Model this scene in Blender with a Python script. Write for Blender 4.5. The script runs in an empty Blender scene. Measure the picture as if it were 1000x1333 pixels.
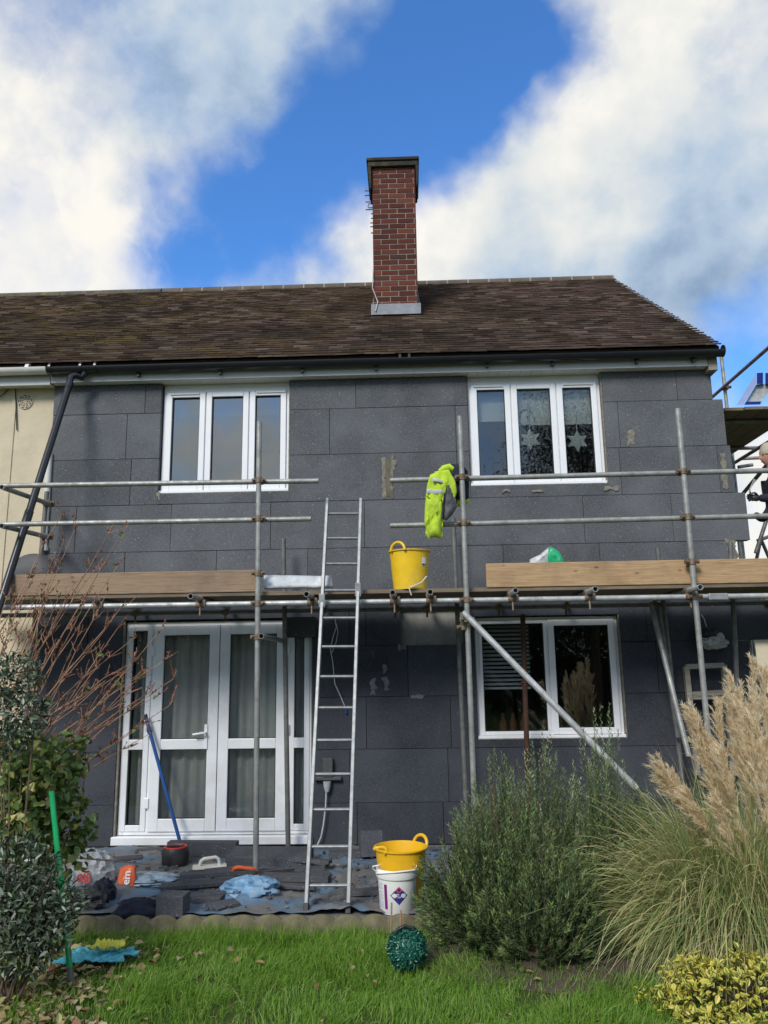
import bpy, math, random
import numpy as np
from mathutils import Vector, Matrix, noise
random.seed(7); rng = np.random.default_rng(11)
SC = bpy.context.scene; COL = SC.collection
V = Vector
# ------------------------------------------------------------------ camera frame (solved from the photo's vanishing points)
CAM = V((0, -8, 1.7)); YAW, PIT, ROL = [math.radians(a) for a in (1.719, 11.084, -0.860)]
FWD = V((-math.sin(YAW)*math.cos(PIT), math.cos(YAW)*math.cos(PIT), math.sin(PIT)))
_r = V((math.cos(YAW), math.sin(YAW), 0)); _u = _r.cross(FWD)
RGT = _r*math.cos(ROL) + _u*math.sin(ROL); UPV = -_r*math.sin(ROL) + _u*math.cos(ROL)
def ray(x, y): return FWD*1000 + RGT*(x-500) + UPV*(666.5-y)
def at(x, y, Y):
    d = ray(x, y); return CAM + d*((Y-CAM.y)/d.y)
def onz(x, y, Z):
    d = ray(x, y); return CAM + d*((Z-CAM.z)/d.z)
# ------------------------------------------------------------------ mesh helpers
WL = {}
class MB:
    def __init__(s): s.v = []; s.f = []; s.mi = []; s.cm = 0
    def add(s, vs, fs):
        o = len(s.v); s.v += [tuple(p) for p in vs]; s.f += [tuple(i+o for i in f) for f in fs]; s.mi += [s.cm]*len(fs); return s
    def box(s, x0, x1, y0, y1, z0, z1):
        return s.add([(x0,y0,z0),(x1,y0,z0),(x1,y1,z0),(x0,y1,z0),(x0,y0,z1),(x1,y0,z1),(x1,y1,z1),(x0,y1,z1)],
                     [(0,3,2,1),(4,5,6,7),(0,1,5,4),(1,2,6,5),(2,3,7,6),(3,0,4,7)])
    def obox(s, c, hx, hy, hz, R=None):
        R = R or Matrix.Identity(3); c = V(c)
        P = [c + R @ V((a*hx, b*hy, d*hz)) for d in (-1,1) for a, b in ((-1,-1),(1,-1),(1,1),(-1,1))]
        return s.add(P, [(0,3,2,1),(4,5,6,7),(0,1,5,4),(1,2,6,5),(2,3,7,6),(3,0,4,7)])
    def poly(s, pts, rad, n=10, cap=True, squash=1.0):
        pts = [V(p) for p in pts]
        if not hasattr(rad, '__len__'): rad = [rad]*len(pts)
        t = (pts[1]-pts[0]).normalized(); a = t.orthogonal().normalized(); rings = []
        if abs(t.z) < .95: a = V((0,0,1)).cross(t).normalized()
        for i, p in enumerate(pts):
            t2 = (pts[min(i+1, len(pts)-1)] - pts[max(i-1, 0)]).normalized()
            a = (a - t2*a.dot(t2)).normalized(); b = t2.cross(a)
            rings.append([p + (a*math.cos(2*math.pi*k/n) + b*math.sin(2*math.pi*k/n)*squash)*rad[i] for k in range(n)])
        vs = [q for r in rings for q in r]; fs = []
        for i in range(len(pts)-1):
            for k in range(n): fs.append((i*n+k, i*n+(k+1) % n, (i+1)*n+(k+1) % n, (i+1)*n+k))
        if cap: fs.append(tuple(reversed(range(n)))); fs.append(tuple((len(pts)-1)*n+k for k in range(n)))
        return s.add(vs, fs)
    def tube(s, p, q, r, n=12, wall=0):
        p, q = V(p), V(q)
        if not wall: return s.poly([p, q], r, n)
        t = (q-p).normalized(); e = t*min(.12, (q-p).length*.3)       # open pipe ends
        return s.poly([p+e, p, p, q, q, q-e][:1]+[p, p+t*.0005, q-t*.0005, q, q-e][0:0]+[], r, n) if False else s._pipe(p, q, r, n, wall, t, e)
    def _pipe(s, p, q, r, n, wall, t, e):
        a = V((0,0,1)).cross(t).normalized() if abs(t.z) < .95 else V((1,0,0)); b = t.cross(a); vs = []; fs = []
        ri = r-wall; prof = [(p+e, ri), (p, ri), (p, r), (q, r), (q, ri), (q-e, ri)]
        for c, rr in prof: vs += [c + (a*math.cos(2*math.pi*k/n)+b*math.sin(2*math.pi*k/n))*rr for k in range(n)]
        for i in range(5):
            for k in range(n): fs.append((i*n+k, i*n+(k+1) % n, (i+1)*n+(k+1) % n, (i+1)*n+k))
        fs.append(tuple(range(n))); fs.append(tuple(reversed([5*n+k for k in range(n)])))
        return s.add(vs, fs)
    def lathe(s, prof, c, n=32, M=None):
        M = M or Matrix.Identity(3); c = V(c); vs = []; fs = []
        for r, z in prof: vs += [c + M @ V((r*math.cos(2*math.pi*k/n), r*math.sin(2*math.pi*k/n), z)) for k in range(n)]
        for i in range(len(prof)-1):
            for k in range(n): fs.append((i*n+k, i*n+(k+1) % n, (i+1)*n+(k+1) % n, (i+1)*n+k))
        return s.add(vs, fs)
    def blob(s, c, r, amp=.2, freq=2., seed=0, nu=28, nv=16, ridge=False, flat=None):
        c = V(c); vs = []; fs = []
        for j in range(nv+1):
            th = math.pi*j/nv
            for i in range(nu):
                ph = 2*math.pi*i/nu
                d = V((math.sin(th)*math.cos(ph), math.sin(th)*math.sin(ph), math.cos(th)))
                q = d*freq + V((seed*7.3, seed*3.1, seed))
                k = noise.noise(q) + .5*noise.noise(q*2.3) + (.35*noise.noise(q*5) if ridge else 0)
                if ridge: k = .6-abs(k)*1.6
                f = 1 + amp*k
                p = V((d.x*r[0]*f, d.y*r[1]*f, d.z*r[2]*f))
                if flat is not None and p.z < flat: p.z = flat + (p.z-flat)*.08
                vs.append(c+p)
        for j in range(nv):
            for i in range(nu): fs.append((j*nu+i, (j+1)*nu+i, (j+1)*nu+(i+1) % nu, j*nu+(i+1) % nu))
        return s.add(vs, fs)
    def puff(s, out, th, amp=.0, freq=12, seed=0, normal=(0,-1,0)):
        """a padded cloth piece: closed, thick in the middle, thin at its outline"""
        n = len(out); nrm = V(normal); out = [V(p) for p in out]; c = sum(out, V())/n
        ks = (1, .96, .88, .78, .66, .52, .38, .24, .12)
        def lay(sign):
            res = []
            for k in ks:
                for p in out:
                    q = c + (p-c)*k; w = (noise.noise(V((q.x*freq,q.y*freq,q.z*freq*.55)) + V((seed,0,0)))+.5*noise.noise(q*freq*2.4))*amp*1.5
                    res.append(q + nrm*sign*(th*math.sqrt(max(0, 1-k**2.2)) + (w if k < 1 else 0)))
            res.append(c + nrm*sign*th); return res
        for sign in (1, -1):
            vs = lay(sign); fs = []
            for j in range(len(ks)-1):
                for i in range(n):
                    f = (j*n+i, j*n+(i+1) % n, (j+1)*n+(i+1) % n, (j+1)*n+i); fs.append(f if sign > 0 else f[::-1])
            j = len(ks)-1
            for i in range(n):
                f = (j*n+i, j*n+(i+1) % n, len(ks)*n); fs.append(f if sign > 0 else f[::-1])
            s.add(vs, fs)
        return s
    def build(s, name, mat, parent=None, label=None, cat=None, group=None, kind=None, smooth=0, bevel=0, sub=0, solid=0, origin=None, remesh=False):
        me = bpy.data.meshes.new(name)
        if parent is not None: og = WL[parent.name]
        elif origin is not None: og = V(origin)
        else:
            a = np.array(s.v); og = V(((a[:,0].min()+a[:,0].max())/2, (a[:,1].min()+a[:,1].max())/2, a[:,2].min()))
        me.from_pydata([tuple(V(p)-og) for p in s.v], [], s.f)
        for m in (mat if isinstance(mat, (list, tuple)) else [mat]): me.materials.append(m)
        me.polygons.foreach_set('material_index', s.mi)
        if smooth:
            me.polygons.foreach_set('use_smooth', [True]*len(s.f)); me.set_sharp_from_angle(angle=math.radians(smooth))
        me.update()
        return finish(name, me, og, parent, label, cat, group, kind, bevel, sub, solid)
def finish(name, me, og, parent=None, label=None, cat=None, group=None, kind=None, bevel=0, sub=0, solid=0):
    o = bpy.data.objects.new(name, me); COL.objects.link(o)
    if parent is not None: o.parent = parent
    else: o.location = og
    WL[o.name] = V(og)
    if solid:
        m = o.modifiers.new('thick', 'SOLIDIFY'); m.thickness = solid; m.offset = 0
    if bevel:
        m = o.modifiers.new('bevel', 'BEVEL'); m.width = bevel; m.segments = 2; m.limit_method = 'ANGLE'; m.harden_normals = False
    if sub:
        m = o.modifiers.new('sub', 'SUBSURF'); m.levels = sub; m.render_levels = sub
    if label: o['label'] = label
    if cat: o['category'] = cat
    if group: o['group'] = group
    if kind: o['kind'] = kind
    return o
def thing(name, loc, label, cat, group=None):
    o = bpy.data.objects.new(name, None); COL.objects.link(o); o.location = loc; WL[o.name] = V(loc)
    o.empty_display_size = .1; o['label'] = label; o['category'] = cat
    if group: o['group'] = group
    return o
def np_mesh(name, verts, faces, uv=None):
    """verts (n,3); faces (m,k) all of one size"""
    me = bpy.data.meshes.new(name); n = len(verts); m, k = faces.shape
    me.vertices.add(n); me.vertices.foreach_set('co', verts.astype(np.float32).ravel())
    me.loops.add(m*k); me.loops.foreach_set('vertex_index', faces.astype(np.int32).ravel())
    me.polygons.add(m); me.polygons.foreach_set('loop_start', np.arange(0, m*k, k, dtype=np.int32))
    me.polygons.foreach_set('use_smooth', np.ones(m, dtype=bool))
    if uv is not None:
        l = me.uv_layers.new(name='leaf'); l.data.foreach_set('uv', uv[faces.ravel()].astype(np.float32).ravel())
    me.update(calc_edges=True); me.validate(); return me
def np_obj(name, me, mat, parent=None, origin=(0,0,0), **k):
    og = WL[parent.name] if parent is not None else V(origin)
    a = np.empty(len(me.vertices)*3, dtype=np.float32); me.vertices.foreach_get('co', a)
    a = a.reshape(-1,3) - np.array(og, dtype=np.float32); me.vertices.foreach_set('co', a.ravel()); me.materials.append(mat); me.update()
    return finish(name, me, og, parent, **k)
def nrmz(a): return a/np.maximum(np.linalg.norm(a, axis=1, keepdims=True), 1e-9)
def leaves(P, D, N, L, W, fold=.25, curl=.15):
    """folded six-point leaves: base P, direction D, upward normal N, length L, width W"""
    D = nrmz(D); S = nrmz(np.cross(D, N)); N = np.cross(S, D); n = len(P); L = np.broadcast_to(L, n)[:,None]; W = np.broadcast_to(W, n)[:,None]
    def pt(u, v, h): return P + D*L*u + S*W*v + N*(W*h - L*curl*u*u)
    vs = np.stack([pt(0,0,0), pt(.32,.5,fold), pt(.68,.42,fold), pt(1,0,0), pt(.68,-.42,fold), pt(.32,-.5,fold)], 1).reshape(-1,3)
    b = np.arange(n)[:,None]*6
    fs = np.concatenate([b+np.array([[0,1,2,3]]), b+np.array([[0,3,4,5]])], 0)
    uv = np.tile(np.array([[0,0],[.32,1],[.68,1],[1,.5],[.68,1],[.32,1]]), (n,1))
    return vs, fs, uv
def blades(P, D, L, W, droop, nseg=4, side=None, taper=.85):
    """strips that start along D and fall by droop*L"""
    n = len(P); D = nrmz(D); L = np.broadcast_to(L, n)[:,None]; W = np.broadcast_to(W, n)[:,None]; dr = np.broadcast_to(droop, n)[:,None]
    S = side if side is not None else nrmz(np.cross(D, rng.normal(size=(n,3))))
    rows = []
    for j in range(nseg+1):
        t = j/nseg; c = P + D*L*t*(1-.15*dr*t); c = c + np.array([0,0,-1.])*dr*L*t*t
        w = W*(1-taper*t**1.5)*.5 if j < nseg else W*.04
        rows += [c - S*w, c + S*w]
    vs = np.stack(rows, 1).reshape(-1,3); b = np.arange(n)[:,None]*(2*(nseg+1))
    fs = np.concatenate([b + np.array([[2*j, 2*j+1, 2*j+3, 2*j+2]]) for j in range(nseg)], 0)
    uv = np.tile(np.array([[j/nseg, k] for j in range(nseg+1) for k in (0,1)], float), (n,1))
    return vs, fs, uv
def join(parts):
    v=[];f=[];u=[];o=0
    for a,b,c in parts: v.append(a); f.append(b+o); u.append(c); o += len(a)
    return np.concatenate(v), np.concatenate(f), np.concatenate(u)
def rdir(n, up=0.):
    d = nrmz(rng.normal(size=(n,3))); d[:,2] += up; return nrmz(d)
def text_geo(body, size, bold=True):
    cu = bpy.data.curves.new('lettering', 'FONT'); cu.body = body; cu.size = size; cu.align_x = 'CENTER'; cu.align_y = 'CENTER'
    if bold: cu.offset = size*.02
    o = bpy.data.objects.new('lettering', cu); COL.objects.link(o); bpy.context.view_layer.update()
    me = bpy.data.meshes.new_from_object(o.evaluated_get(bpy.context.evaluated_depsgraph_get()))
    vs = [v.co.copy() for v in me.vertices]; fs = [tuple(p.vertices) for p in me.polygons]
    bpy.data.objects.remove(o); bpy.data.curves.remove(cu); bpy.data.meshes.remove(me)
    return vs, fs
# ------------------------------------------------------------------ materials
class NT:
    def __init__(s, name):
        s.m = bpy.data.materials.new(name); s.m.use_nodes = True; s.t = s.m.node_tree; s.b = s.t.nodes['Principled BSDF']; s.o = s.t.nodes['Material Output']
    def n(s, typ, **k):
        x = s.t.nodes.new(typ)
        for a, b in k.items():
            if a in x.inputs.keys() if isinstance(a, str) else False: x.inputs[a].default_value = b
            else: setattr(x, a, b)
        return x
    def l(s, a, b): s.t.links.new(a, b)
    def noise(s, scale, detail=6, rough=.6, vec=None, dist=0):
        x = s.n('ShaderNodeTexNoise'); x.inputs['Scale'].default_value = scale; x.inputs['Detail'].default_value = detail; x.inputs['Roughness'].default_value = rough; x.inputs['Distortion'].default_value = dist
        if vec is not None: s.l(vec, x.inputs['Vector'])
        return x.outputs['Fac']
    def ramp(s, fac, stops):
        x = s.n('ShaderNodeValToRGB'); e = x.color_ramp.elements
        while len(e) < len(stops): e.new(.5)
        for i, (p, c) in enumerate(stops): e[i].position = p; e[i].color = (*(c if hasattr(c, '__len__') else (c,c,c)), 1)
        s.l(fac, x.inputs['Fac']); return x.outputs['Color']
    def mix(s, fac, a, b, mode='MIX'):
        x = s.n('ShaderNodeMix', data_type='RGBA', blend_type=mode)
        for q, i in ((fac, 0), (a, 6), (b, 7)):
            if hasattr(q, 'is_output'): s.l(q, x.inputs[i])
            elif i == 0: x.inputs[0].default_value = q
            else: x.inputs[i].default_value = (*q, 1) if hasattr(q, '__len__') else (q,q,q,1)
        return x.outputs[2]
    def math(s, op, a, b=0.):
        x = s.n('ShaderNodeMath', operation=op)
        for i, q in enumerate((a, b)):
            if hasattr(q, 'is_output'): s.l(q, x.inputs[i])
            else: x.inputs[i].default_value = q
        return x.outputs[0]
    def obj(s, scale=(1,1,1), rot=(0,0,0)):
        c = s.n('ShaderNodeTexCoord'); mp = s.n('ShaderNodeMapping'); mp.inputs['Scale'].default_value = scale; mp.inputs['Rotation'].default_value = rot
        s.l(c.outputs['Object'], mp.inputs['Vector']); return mp.outputs['Vector']
    def rand(s): return s.n('ShaderNodeNewGeometry').outputs['Random Per Island']
    def bump(s, h, dist, strength=.6):
        x = s.n('ShaderNodeBump'); x.inputs['Strength'].default_value = strength; x.inputs['Distance'].default_value = dist; s.l(h, x.inputs['Height']); s.l(x.outputs['Normal'], s.b.inputs['Normal'])
    def set(s, col=None, rough=.6, metal=0., spec=.5):
        if col is not None:
            if hasattr(col, 'is_output'): s.l(col, s.b.inputs['Base Color'])
            else: s.b.inputs['Base Color'].default_value = (*col, 1)
        if hasattr(rough, 'is_output'): s.l(rough, s.b.inputs['Roughness'])
        else: s.b.inputs['Roughness'].default_value = rough
        s.b.inputs['Metallic'].default_value = metal; s.b.inputs['Specular IOR Level'].default_value = spec
        return s.m
def simple(name, c, rough=.6, var=.18, scale=9, metal=0., bump=0., spec=.5, dirt=None):
    t = NT(name); v = t.obj(); n = t.noise(scale, vec=v)
    col = t.ramp(n, [(.3, [x*(1-var) for x in c]), (.7, [min(1, x*(1+var)) for x in c])])
    if dirt:
        n2 = t.noise(scale*.45, 8, .7, v); col = t.mix(t.ramp(n2, [(.5, 0), (.68, .75)]), col, dirt)
    if bump: t.bump(t.noise(scale*8, vec=v), bump)
    return t.set(col, rough, metal, spec)
def leafmat(name, cols, rough=.5, edge=None, trans=.25, tip=None):
    t = NT(name); n = len(cols); col = t.ramp(t.rand(), [((i+.5)/n, c) for i, c in enumerate(cols)])
    uv = t.n('ShaderNodeUVMap'); uv.uv_map = 'leaf'; sp = t.n('ShaderNodeSeparateXYZ'); t.l(uv.outputs[0], sp.inputs[0])
    if edge: col = t.mix(t.ramp(sp.outputs[1], [(.35, 0), (.75, 1)]), col, edge)
    if tip: col = t.mix(t.ramp(sp.outputs[0], [(.1, 0), (1, 1)]), col, tip)
    t.set(col, rough)
    if trans:
        tr = t.n('ShaderNodeBsdfTranslucent'); t.l(col, tr.inputs[0]); mx = t.n('ShaderNodeMixShader'); mx.inputs[0].default_value = trans
        t.l(t.b.outputs[0], mx.inputs[1]); t.l(tr.outputs[0], mx.inputs[2]); t.l(mx.outputs[0], t.o.inputs[0])
    return t.m
def mk_eps(name, c, scuff, flecks=1.):
    t = NT(name); v = t.obj(); r = t.rand()
    tone = t.ramp(r, [(0, [x*.72 for x in c]), (1, [x*1.3 for x in c])])
    beads = t.n('ShaderNodeTexVoronoi'); beads.inputs['Scale'].default_value = 170; t.l(v, beads.inputs['Vector'])
    col = t.mix(t.ramp(beads.outputs['Distance'], [(.1, .0), (.75, .55)]), tone, [x*.45 for x in c])
    # raised rasp lines and dust
    st = t.noise(16, 4, .6, t.obj((1.6, 1, 14))); col = t.mix(t.ramp(st, [(.45, 0), (.78, .30)]), col, [x*1.9 for x in c])
    gn = t.noise(75, 3, .7, v); col = t.mix(t.ramp(gn, [(.5, 0), (.72, .6)]), col, [x*2.3 for x in c]); gd = t.noise(55, 3, .7, t.obj((1,1,1),(.5,0,0))); col = t.mix(t.ramp(gd, [(.52, 0), (.7, .55)]), col, [x*.45 for x in c])
    big = t.noise(1.7, 5, .6, v, .4); col = t.mix(t.ramp(big, [(.40, 0), (.72, .5)]), col, [x*1.75+.006 for x in c])
    sp = t.n('ShaderNodeTexVoronoi'); sp.inputs['Scale'].default_value = 30; sp.inputs['Randomness'].default_value = 1; t.l(v, sp.inputs['Vector'])
    spn = t.noise(5, 4, .6, v)
    spot = t.math('MULTIPLY', t.ramp(sp.outputs['Distance'], [(.07, 1), (.17, 0)]), t.ramp(spn, [(.44, .03*flecks), (.64, .9*flecks)]))
    col = t.mix(spot, col, (.42, .43, .44))
    if scuff:
        sc = t.noise(4.2, 8, .75, t.obj((1, 1, .55)), .8); col = t.mix(t.ramp(sc, [(.64, 0), (.76, scuff)]), col, (.3, .3, .31))
    t.bump(beads.outputs['Distance'], .0016, .5)
    return t.set(col, .8, spec=.25)
M = {}
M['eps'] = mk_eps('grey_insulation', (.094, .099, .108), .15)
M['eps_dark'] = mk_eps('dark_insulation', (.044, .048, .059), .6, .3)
M['eps_cut'] = mk_eps('insulation_offcut', (.075, .078, .088), .4)
def mk_tile():
    t = NT('clay_roof_tile'); v = t.n('ShaderNodeNewGeometry').outputs['Position']; r = t.rand()
    col = t.ramp(r, [(0, (.020,.016,.013)), (.3, (.042,.029,.023)), (.6, (.062,.043,.034)), (.88, (.088,.061,.049)), (1, (.125,.094,.077))])  # tile tops coloured dark, as at grazing light, against the paler front edges
    pt = t.noise(.55, 5, .6, v, .6); col = t.mix(t.ramp(pt, [(.36, .75), (.56, 0)]), col, (.036,.030,.022))
    sx = t.n('ShaderNodeSeparateXYZ'); t.l(v, sx.inputs[0])
    # weathering: the newer right-hand end is pinker, the old left end greyer with lichen
    east = t.n('ShaderNodeMapRange'); east.inputs['From Min'].default_value = -4; east.inputs['From Max'].default_value = 3.5; t.l(sx.outputs[0], east.inputs['Value'])
    col = t.mix(t.math('MULTIPLY', east.outputs[0], t.ramp(t.noise(1.3,5,.6,v,.5), [(.42, 0), (.6, .5)])), col, (.085,.06,.055))
    li = t.noise(3.2, 8, .72, v, 1.); lz = t.noise(.9, 3, .5, v)
    lic = t.math('MULTIPLY', t.ramp(li, [(.52, 0), (.66, 1)]), t.ramp(lz, [(.44, 0), (.62, .6)]))
    lic = t.math('MULTIPLY', lic, t.ramp(east.outputs[0], [(.0, 1), (.8, .15)]))
    col = t.mix(lic, col, (.27,.19,.055))
    gr = t.noise(9, 6, .7, v); col = t.mix(t.ramp(gr, [(.6, 0), (.75, .35)]), col, (.16,.15,.12))
    t.bump(t.noise(60, vec=v), .003); return t.set(col, .95, spec=.05)
M['tile'] = mk_tile()
M['tile_edge'] = None
def mk_tile_edge():
    t = NT('worn_lit_tile_edge'); v = t.n('ShaderNodeNewGeometry').outputs['Position']; r = t.rand()
    col = t.ramp(r, [(0, (.10,.069,.054)), (.3, (.16,.108,.083)), (.65, (.235,.163,.13)), (.92, (.32,.23,.187)), (1, (.44,.34,.29))])  # worn paler, with the light the front edges catch put into the colour
    pt = t.noise(.9, 5, .6, v, .6); col = t.mix(t.ramp(pt, [(.38, .65), (.58, 0)]), col, (.055,.045,.035))
    sx = t.n('ShaderNodeSeparateXYZ'); t.l(v, sx.inputs[0]); east = t.n('ShaderNodeMapRange'); east.inputs['From Min'].default_value = -4; east.inputs['From Max'].default_value = 3.5; t.l(sx.outputs[0], east.inputs['Value'])
    col = t.mix(t.math('MULTIPLY', east.outputs[0], t.ramp(t.noise(1.3, 5, .6, v, .5), [(.45, 0), (.6, .55)])), col, (.30,.20,.18))
    li = t.math('MULTIPLY', t.ramp(t.noise(3.0, 8, .72, v, 1.), [(.46, 0), (.6, 1)]), t.ramp(t.noise(.8, 3, .5, v), [(.42, 0), (.58, .6)])); col = t.mix(t.math('MULTIPLY', li, t.ramp(east.outputs[0], [(0, 1), (.85, .2)])), col, (.34,.25,.09))
    return t.set(col, .95, spec=.1)
M['tile_edge'] = mk_tile_edge()
M['ridge'] = simple('ridge_tile', (.10,.08,.062), .9, .35, 6, bump=.003, dirt=(.10,.09,.06))
M['mortar'] = simple('mortar', (.27,.245,.21), .95, .2, 14, bump=.003)
M['lichen'] = simple('lichen_mortar', (.085,.078,.055), .95, .4, 8, bump=.004, dirt=(.22,.16,.05))
M['pvc'] = simple('white_upvc', (.78,.79,.81), .32, .03, 3, dirt=None)
M['pvc_door'] = simple('white_door_upvc', (.74,.76,.79), .35, .06, 4, dirt=(.62,.61,.58))
M['fascia'] = simple('white_fascia', (.46,.47,.46), .4, .06, 3)
M['soffit'] = simple('white_soffit', (.72,.71,.68), .5, .05, 3)
M['black_pvc'] = simple('black_upvc', (.014,.015,.019), .28, .2, 6)
M['grey_pvc'] = simple('white_gutter', (.62,.61,.58), .4, .08, 4)
M['render'] = simple('cream_render', (.58,.50,.36), .95, .08, 5, bump=.006, dirt=(.50,.43,.31))
M['bare'] = simple('bare_plaster', (.22,.215,.20), .95, .35, 5, bump=.004, dirt=(.07,.07,.072))
M['adhesive'] = simple('adhesive_smear', (.20,.185,.15), .95, .35, 22, bump=.004, dirt=(.12,.11,.10))
M['adhesive_dark'] = simple('old_adhesive', (.13,.115,.08), .95, .2, 14, bump=.003); M['white_smear'] = simple('white_smear', (.15,.15,.16), .95, .35, 22)
M['inside'] = simple('room_wall', (.28,.27,.25), .9, .1, 2)
M['lead'] = simple('lead_flashing', (.15,.16,.175), .55, .25, 9, metal=.3)
M['cable'] = simple('white_cable', (.5,.5,.48), .5); M['blackcable'] = simple('black_cable', (.02,.02,.02), .5)
def mk_brick():
    t = NT('red_brick'); r = t.rand(); v = t.obj()
    col = t.ramp(r, [(0, (.055,.018,.014)), (.35, (.095,.026,.018)), (.7, (.13,.036,.024)), (.93, (.16,.052,.033)), (1, (.04,.027,.027))])
    n = t.noise(40, 6, .7, v); col = t.mix(t.ramp(n, [(.4, 0), (.75, .6)]), col, (.09,.04,.032))
    t.bump(t.noise(120, vec=v), .003); return t.set(col, .9, spec=.2)
M['brick'] = mk_brick()
def mk_galv(name, c, rust):
    t = NT(name); v = t.obj((1,1,1)); n = t.noise(11, 8, .7, v); n2 = t.noise(4, 7, .72, t.obj((1.4,1.4,1.)))
    col = t.ramp(n, [(.3, [x*.62 for x in c]), (.52, c), (.74, [min(1, x*1.45) for x in c])])
    col = t.mix(t.ramp(n2, [(.60-.15*rust, 0), (.74, .8)]), col, (.12,.062,.032))
    rn = t.ramp(n, [(.3, .62), (.7, .42)]); t.bump(n, .0012); return t.set(col, rn, .35)
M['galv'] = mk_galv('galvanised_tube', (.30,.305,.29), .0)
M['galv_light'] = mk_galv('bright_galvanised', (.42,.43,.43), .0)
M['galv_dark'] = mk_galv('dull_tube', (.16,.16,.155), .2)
M['rust_tube'] = simple('rusty_tube', (.075,.034,.022), .8, .4, 9, metal=.2, bump=.002)
M['purple_tube'] = mk_galv('purple_grey_tube', (.24,.19,.25), 0)
M['coupler'] = simple('coupler_steel', (.20,.15,.105), .6, .45, 26, metal=.4, dirt=(.10,.05,.028))
M['alu'] = simple('aluminium', (.27,.28,.285), .45, .25, 22, metal=.35, dirt=(.36,.355,.34))
def mk_wood(name, c1, c2, dirt):
    t = NT(name); n = t.noise(3, 8, .65, t.obj((1.2, 14, 22)), 1.2); n2 = t.noise(2.4, 6, .65, t.obj())
    col = t.ramp(n, [(.3, c1), (.7, c2)]); col = t.mix(t.ramp(n2, [(.48, 0), (.72, .7)]), col, dirt)
    kn = t.n('ShaderNodeTexVoronoi'); kn.inputs['Scale'].default_value = 3.6; t.l(t.obj((1,1,2.)), kn.inputs['Vector'])
    col = t.mix(t.ramp(kn.outputs['Distance'], [(.04, .8), (.10, 0)]), col, (.10,.05,.02))
    fine = t.noise(22, 5, .65, t.obj((.22, 6, 9))); col = t.mix(t.ramp(fine, [(.48, 0), (.72, .6)]), col, [x*.4 for x in c1])
    t.bump(n, .002); return t.set(col, .8, spec=.2)
M['timber'] = mk_wood('toe_board_timber', (.34,.215,.115), (.52,.36,.205), (.24,.165,.10))
M['timber_grey'] = mk_wood('weathered_timber', (.25,.175,.115), (.36,.26,.175), (.19,.14,.10))
M['deck'] = mk_wood('deck_timber', (.15,.12,.085), (.25,.20,.145), (.10,.085,.065))
M['oldwood'] = mk_wood('grey_old_wood', (.20,.185,.155), (.36,.33,.28), (.14,.13,.11))
def glass(name, tint, refl):
    t = NT(name); g = t.n('ShaderNodeBsdfGlossy'); g.inputs['Roughness'].default_value = .0; g.inputs['Color'].default_value = (.93,.97,1,1)
    tr = t.n('ShaderNodeBsdfTransparent'); tr.inputs['Color'].default_value = (*tint, 1)
    fr = t.n('ShaderNodeFresnel'); fr.inputs['IOR'].default_value = 1.5
    f = t.math('ADD', fr.outputs[0], refl); mx = t.n('ShaderNodeMixShader'); t.l(f, mx.inputs[0]); t.l(tr.outputs[0], mx.inputs[1]); t.l(g.outputs[0], mx.inputs[2]); t.l(mx.outputs[0], t.o.inputs[0])
    return t.m
M['glass_up'] = glass('coated_glass', (.55,.58,.58), .17)
M['glass'] = glass('window_glass', (.90,.92,.90), .03)
M['gasket'] = simple('black_gasket', (.02,.02,.022), .6)
M['curtain'] = simple('net_curtain', (.72,.70,.70), .9, .1, 5)
M['blind'] = simple('pale_blind', (.62,.64,.62), .8, .05, 3)
M['paper'] = simple('white_paper', (.55,.57,.56), .8, .03)
M['yellow_tub'] = simple('yellow_plastic', (.78,.50,.012), .42, .08, 8, dirt=(.52,.38,.08))
M['yellow_tub2'] = simple('amber_plastic', (.76,.44,.014), .42, .08, 8, dirt=(.50,.34,.09))
M['white_plastic'] = simple('white_plastic', (.80,.80,.78), .4, .05, 6, dirt=(.66,.65,.62))
M['label_blue'] = simple('label_blue', (.030,.032,.19), .4, .05); M['label_red'] = simple('label_red', (.62,.06,.07), .4, .05)
M['label_white'] = simple('label_white', (.8,.8,.82), .5, .04); M['label_purple'] = simple('label_purple', (.17,.012,.16), .4, .05); M['label_pale'] = simple('label_pale_blue', (.50,.54,.66), .5, .1, 60)
M['hivis'] = simple('yellow_hi_vis_cloth', (.44,.61,.035), .9, .18, 18, bump=.006, dirt=(.30,.38,.06))
M['navy'] = simple('navy_cloth', (.014,.016,.032), .85, .25, 14, bump=.002)
M['lining'] = simple('grey_lining', (.065,.065,.075), .6, .35, 20, bump=.003)
M['reflect'] = simple('grey_reflective_tape', (.42,.44,.44), .4, .1, 30)
M['blue_pole'] = simple('blue_enamel', (.012,.07,.26), .35, .15, 12); M['green_pole'] = simple('green_enamel', (.01,.36,.12), .35, .15, 12)
M['orange'] = simple('orange_plastic', (.75,.13,.035), .4, .1); M['red'] = simple('red_plastic', (.55,.035,.03), .45, .1)
M['black_plastic'] = simple('black_plastic', (.016,.016,.018), .5, .3, 12, dirt=(.06,.06,.06))
M['black_bag'] = simple('black_polythene', (.035,.036,.04), .32, .5, 12, bump=.006)
M['white_bag'] = simple('white_polythene', (.52,.53,.54), .35, .3, 14, bump=.006)
M['clear_bag'] = simple('blue_grey_polythene', (.25,.33,.40), .3, .35, 14, bump=.006)
M['green_bag'] = simple('green_polythene', (.01,.36,.15), .4, .15); M['silver'] = simple('foil_film', (.50,.53,.55), .5, .3, 9, metal=.0, bump=.006, dirt=(.42,.36,.30))
M['trowel_steel'] = simple('trowel_plastic', (.62,.60,.53), .5, .12, 15)
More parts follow.
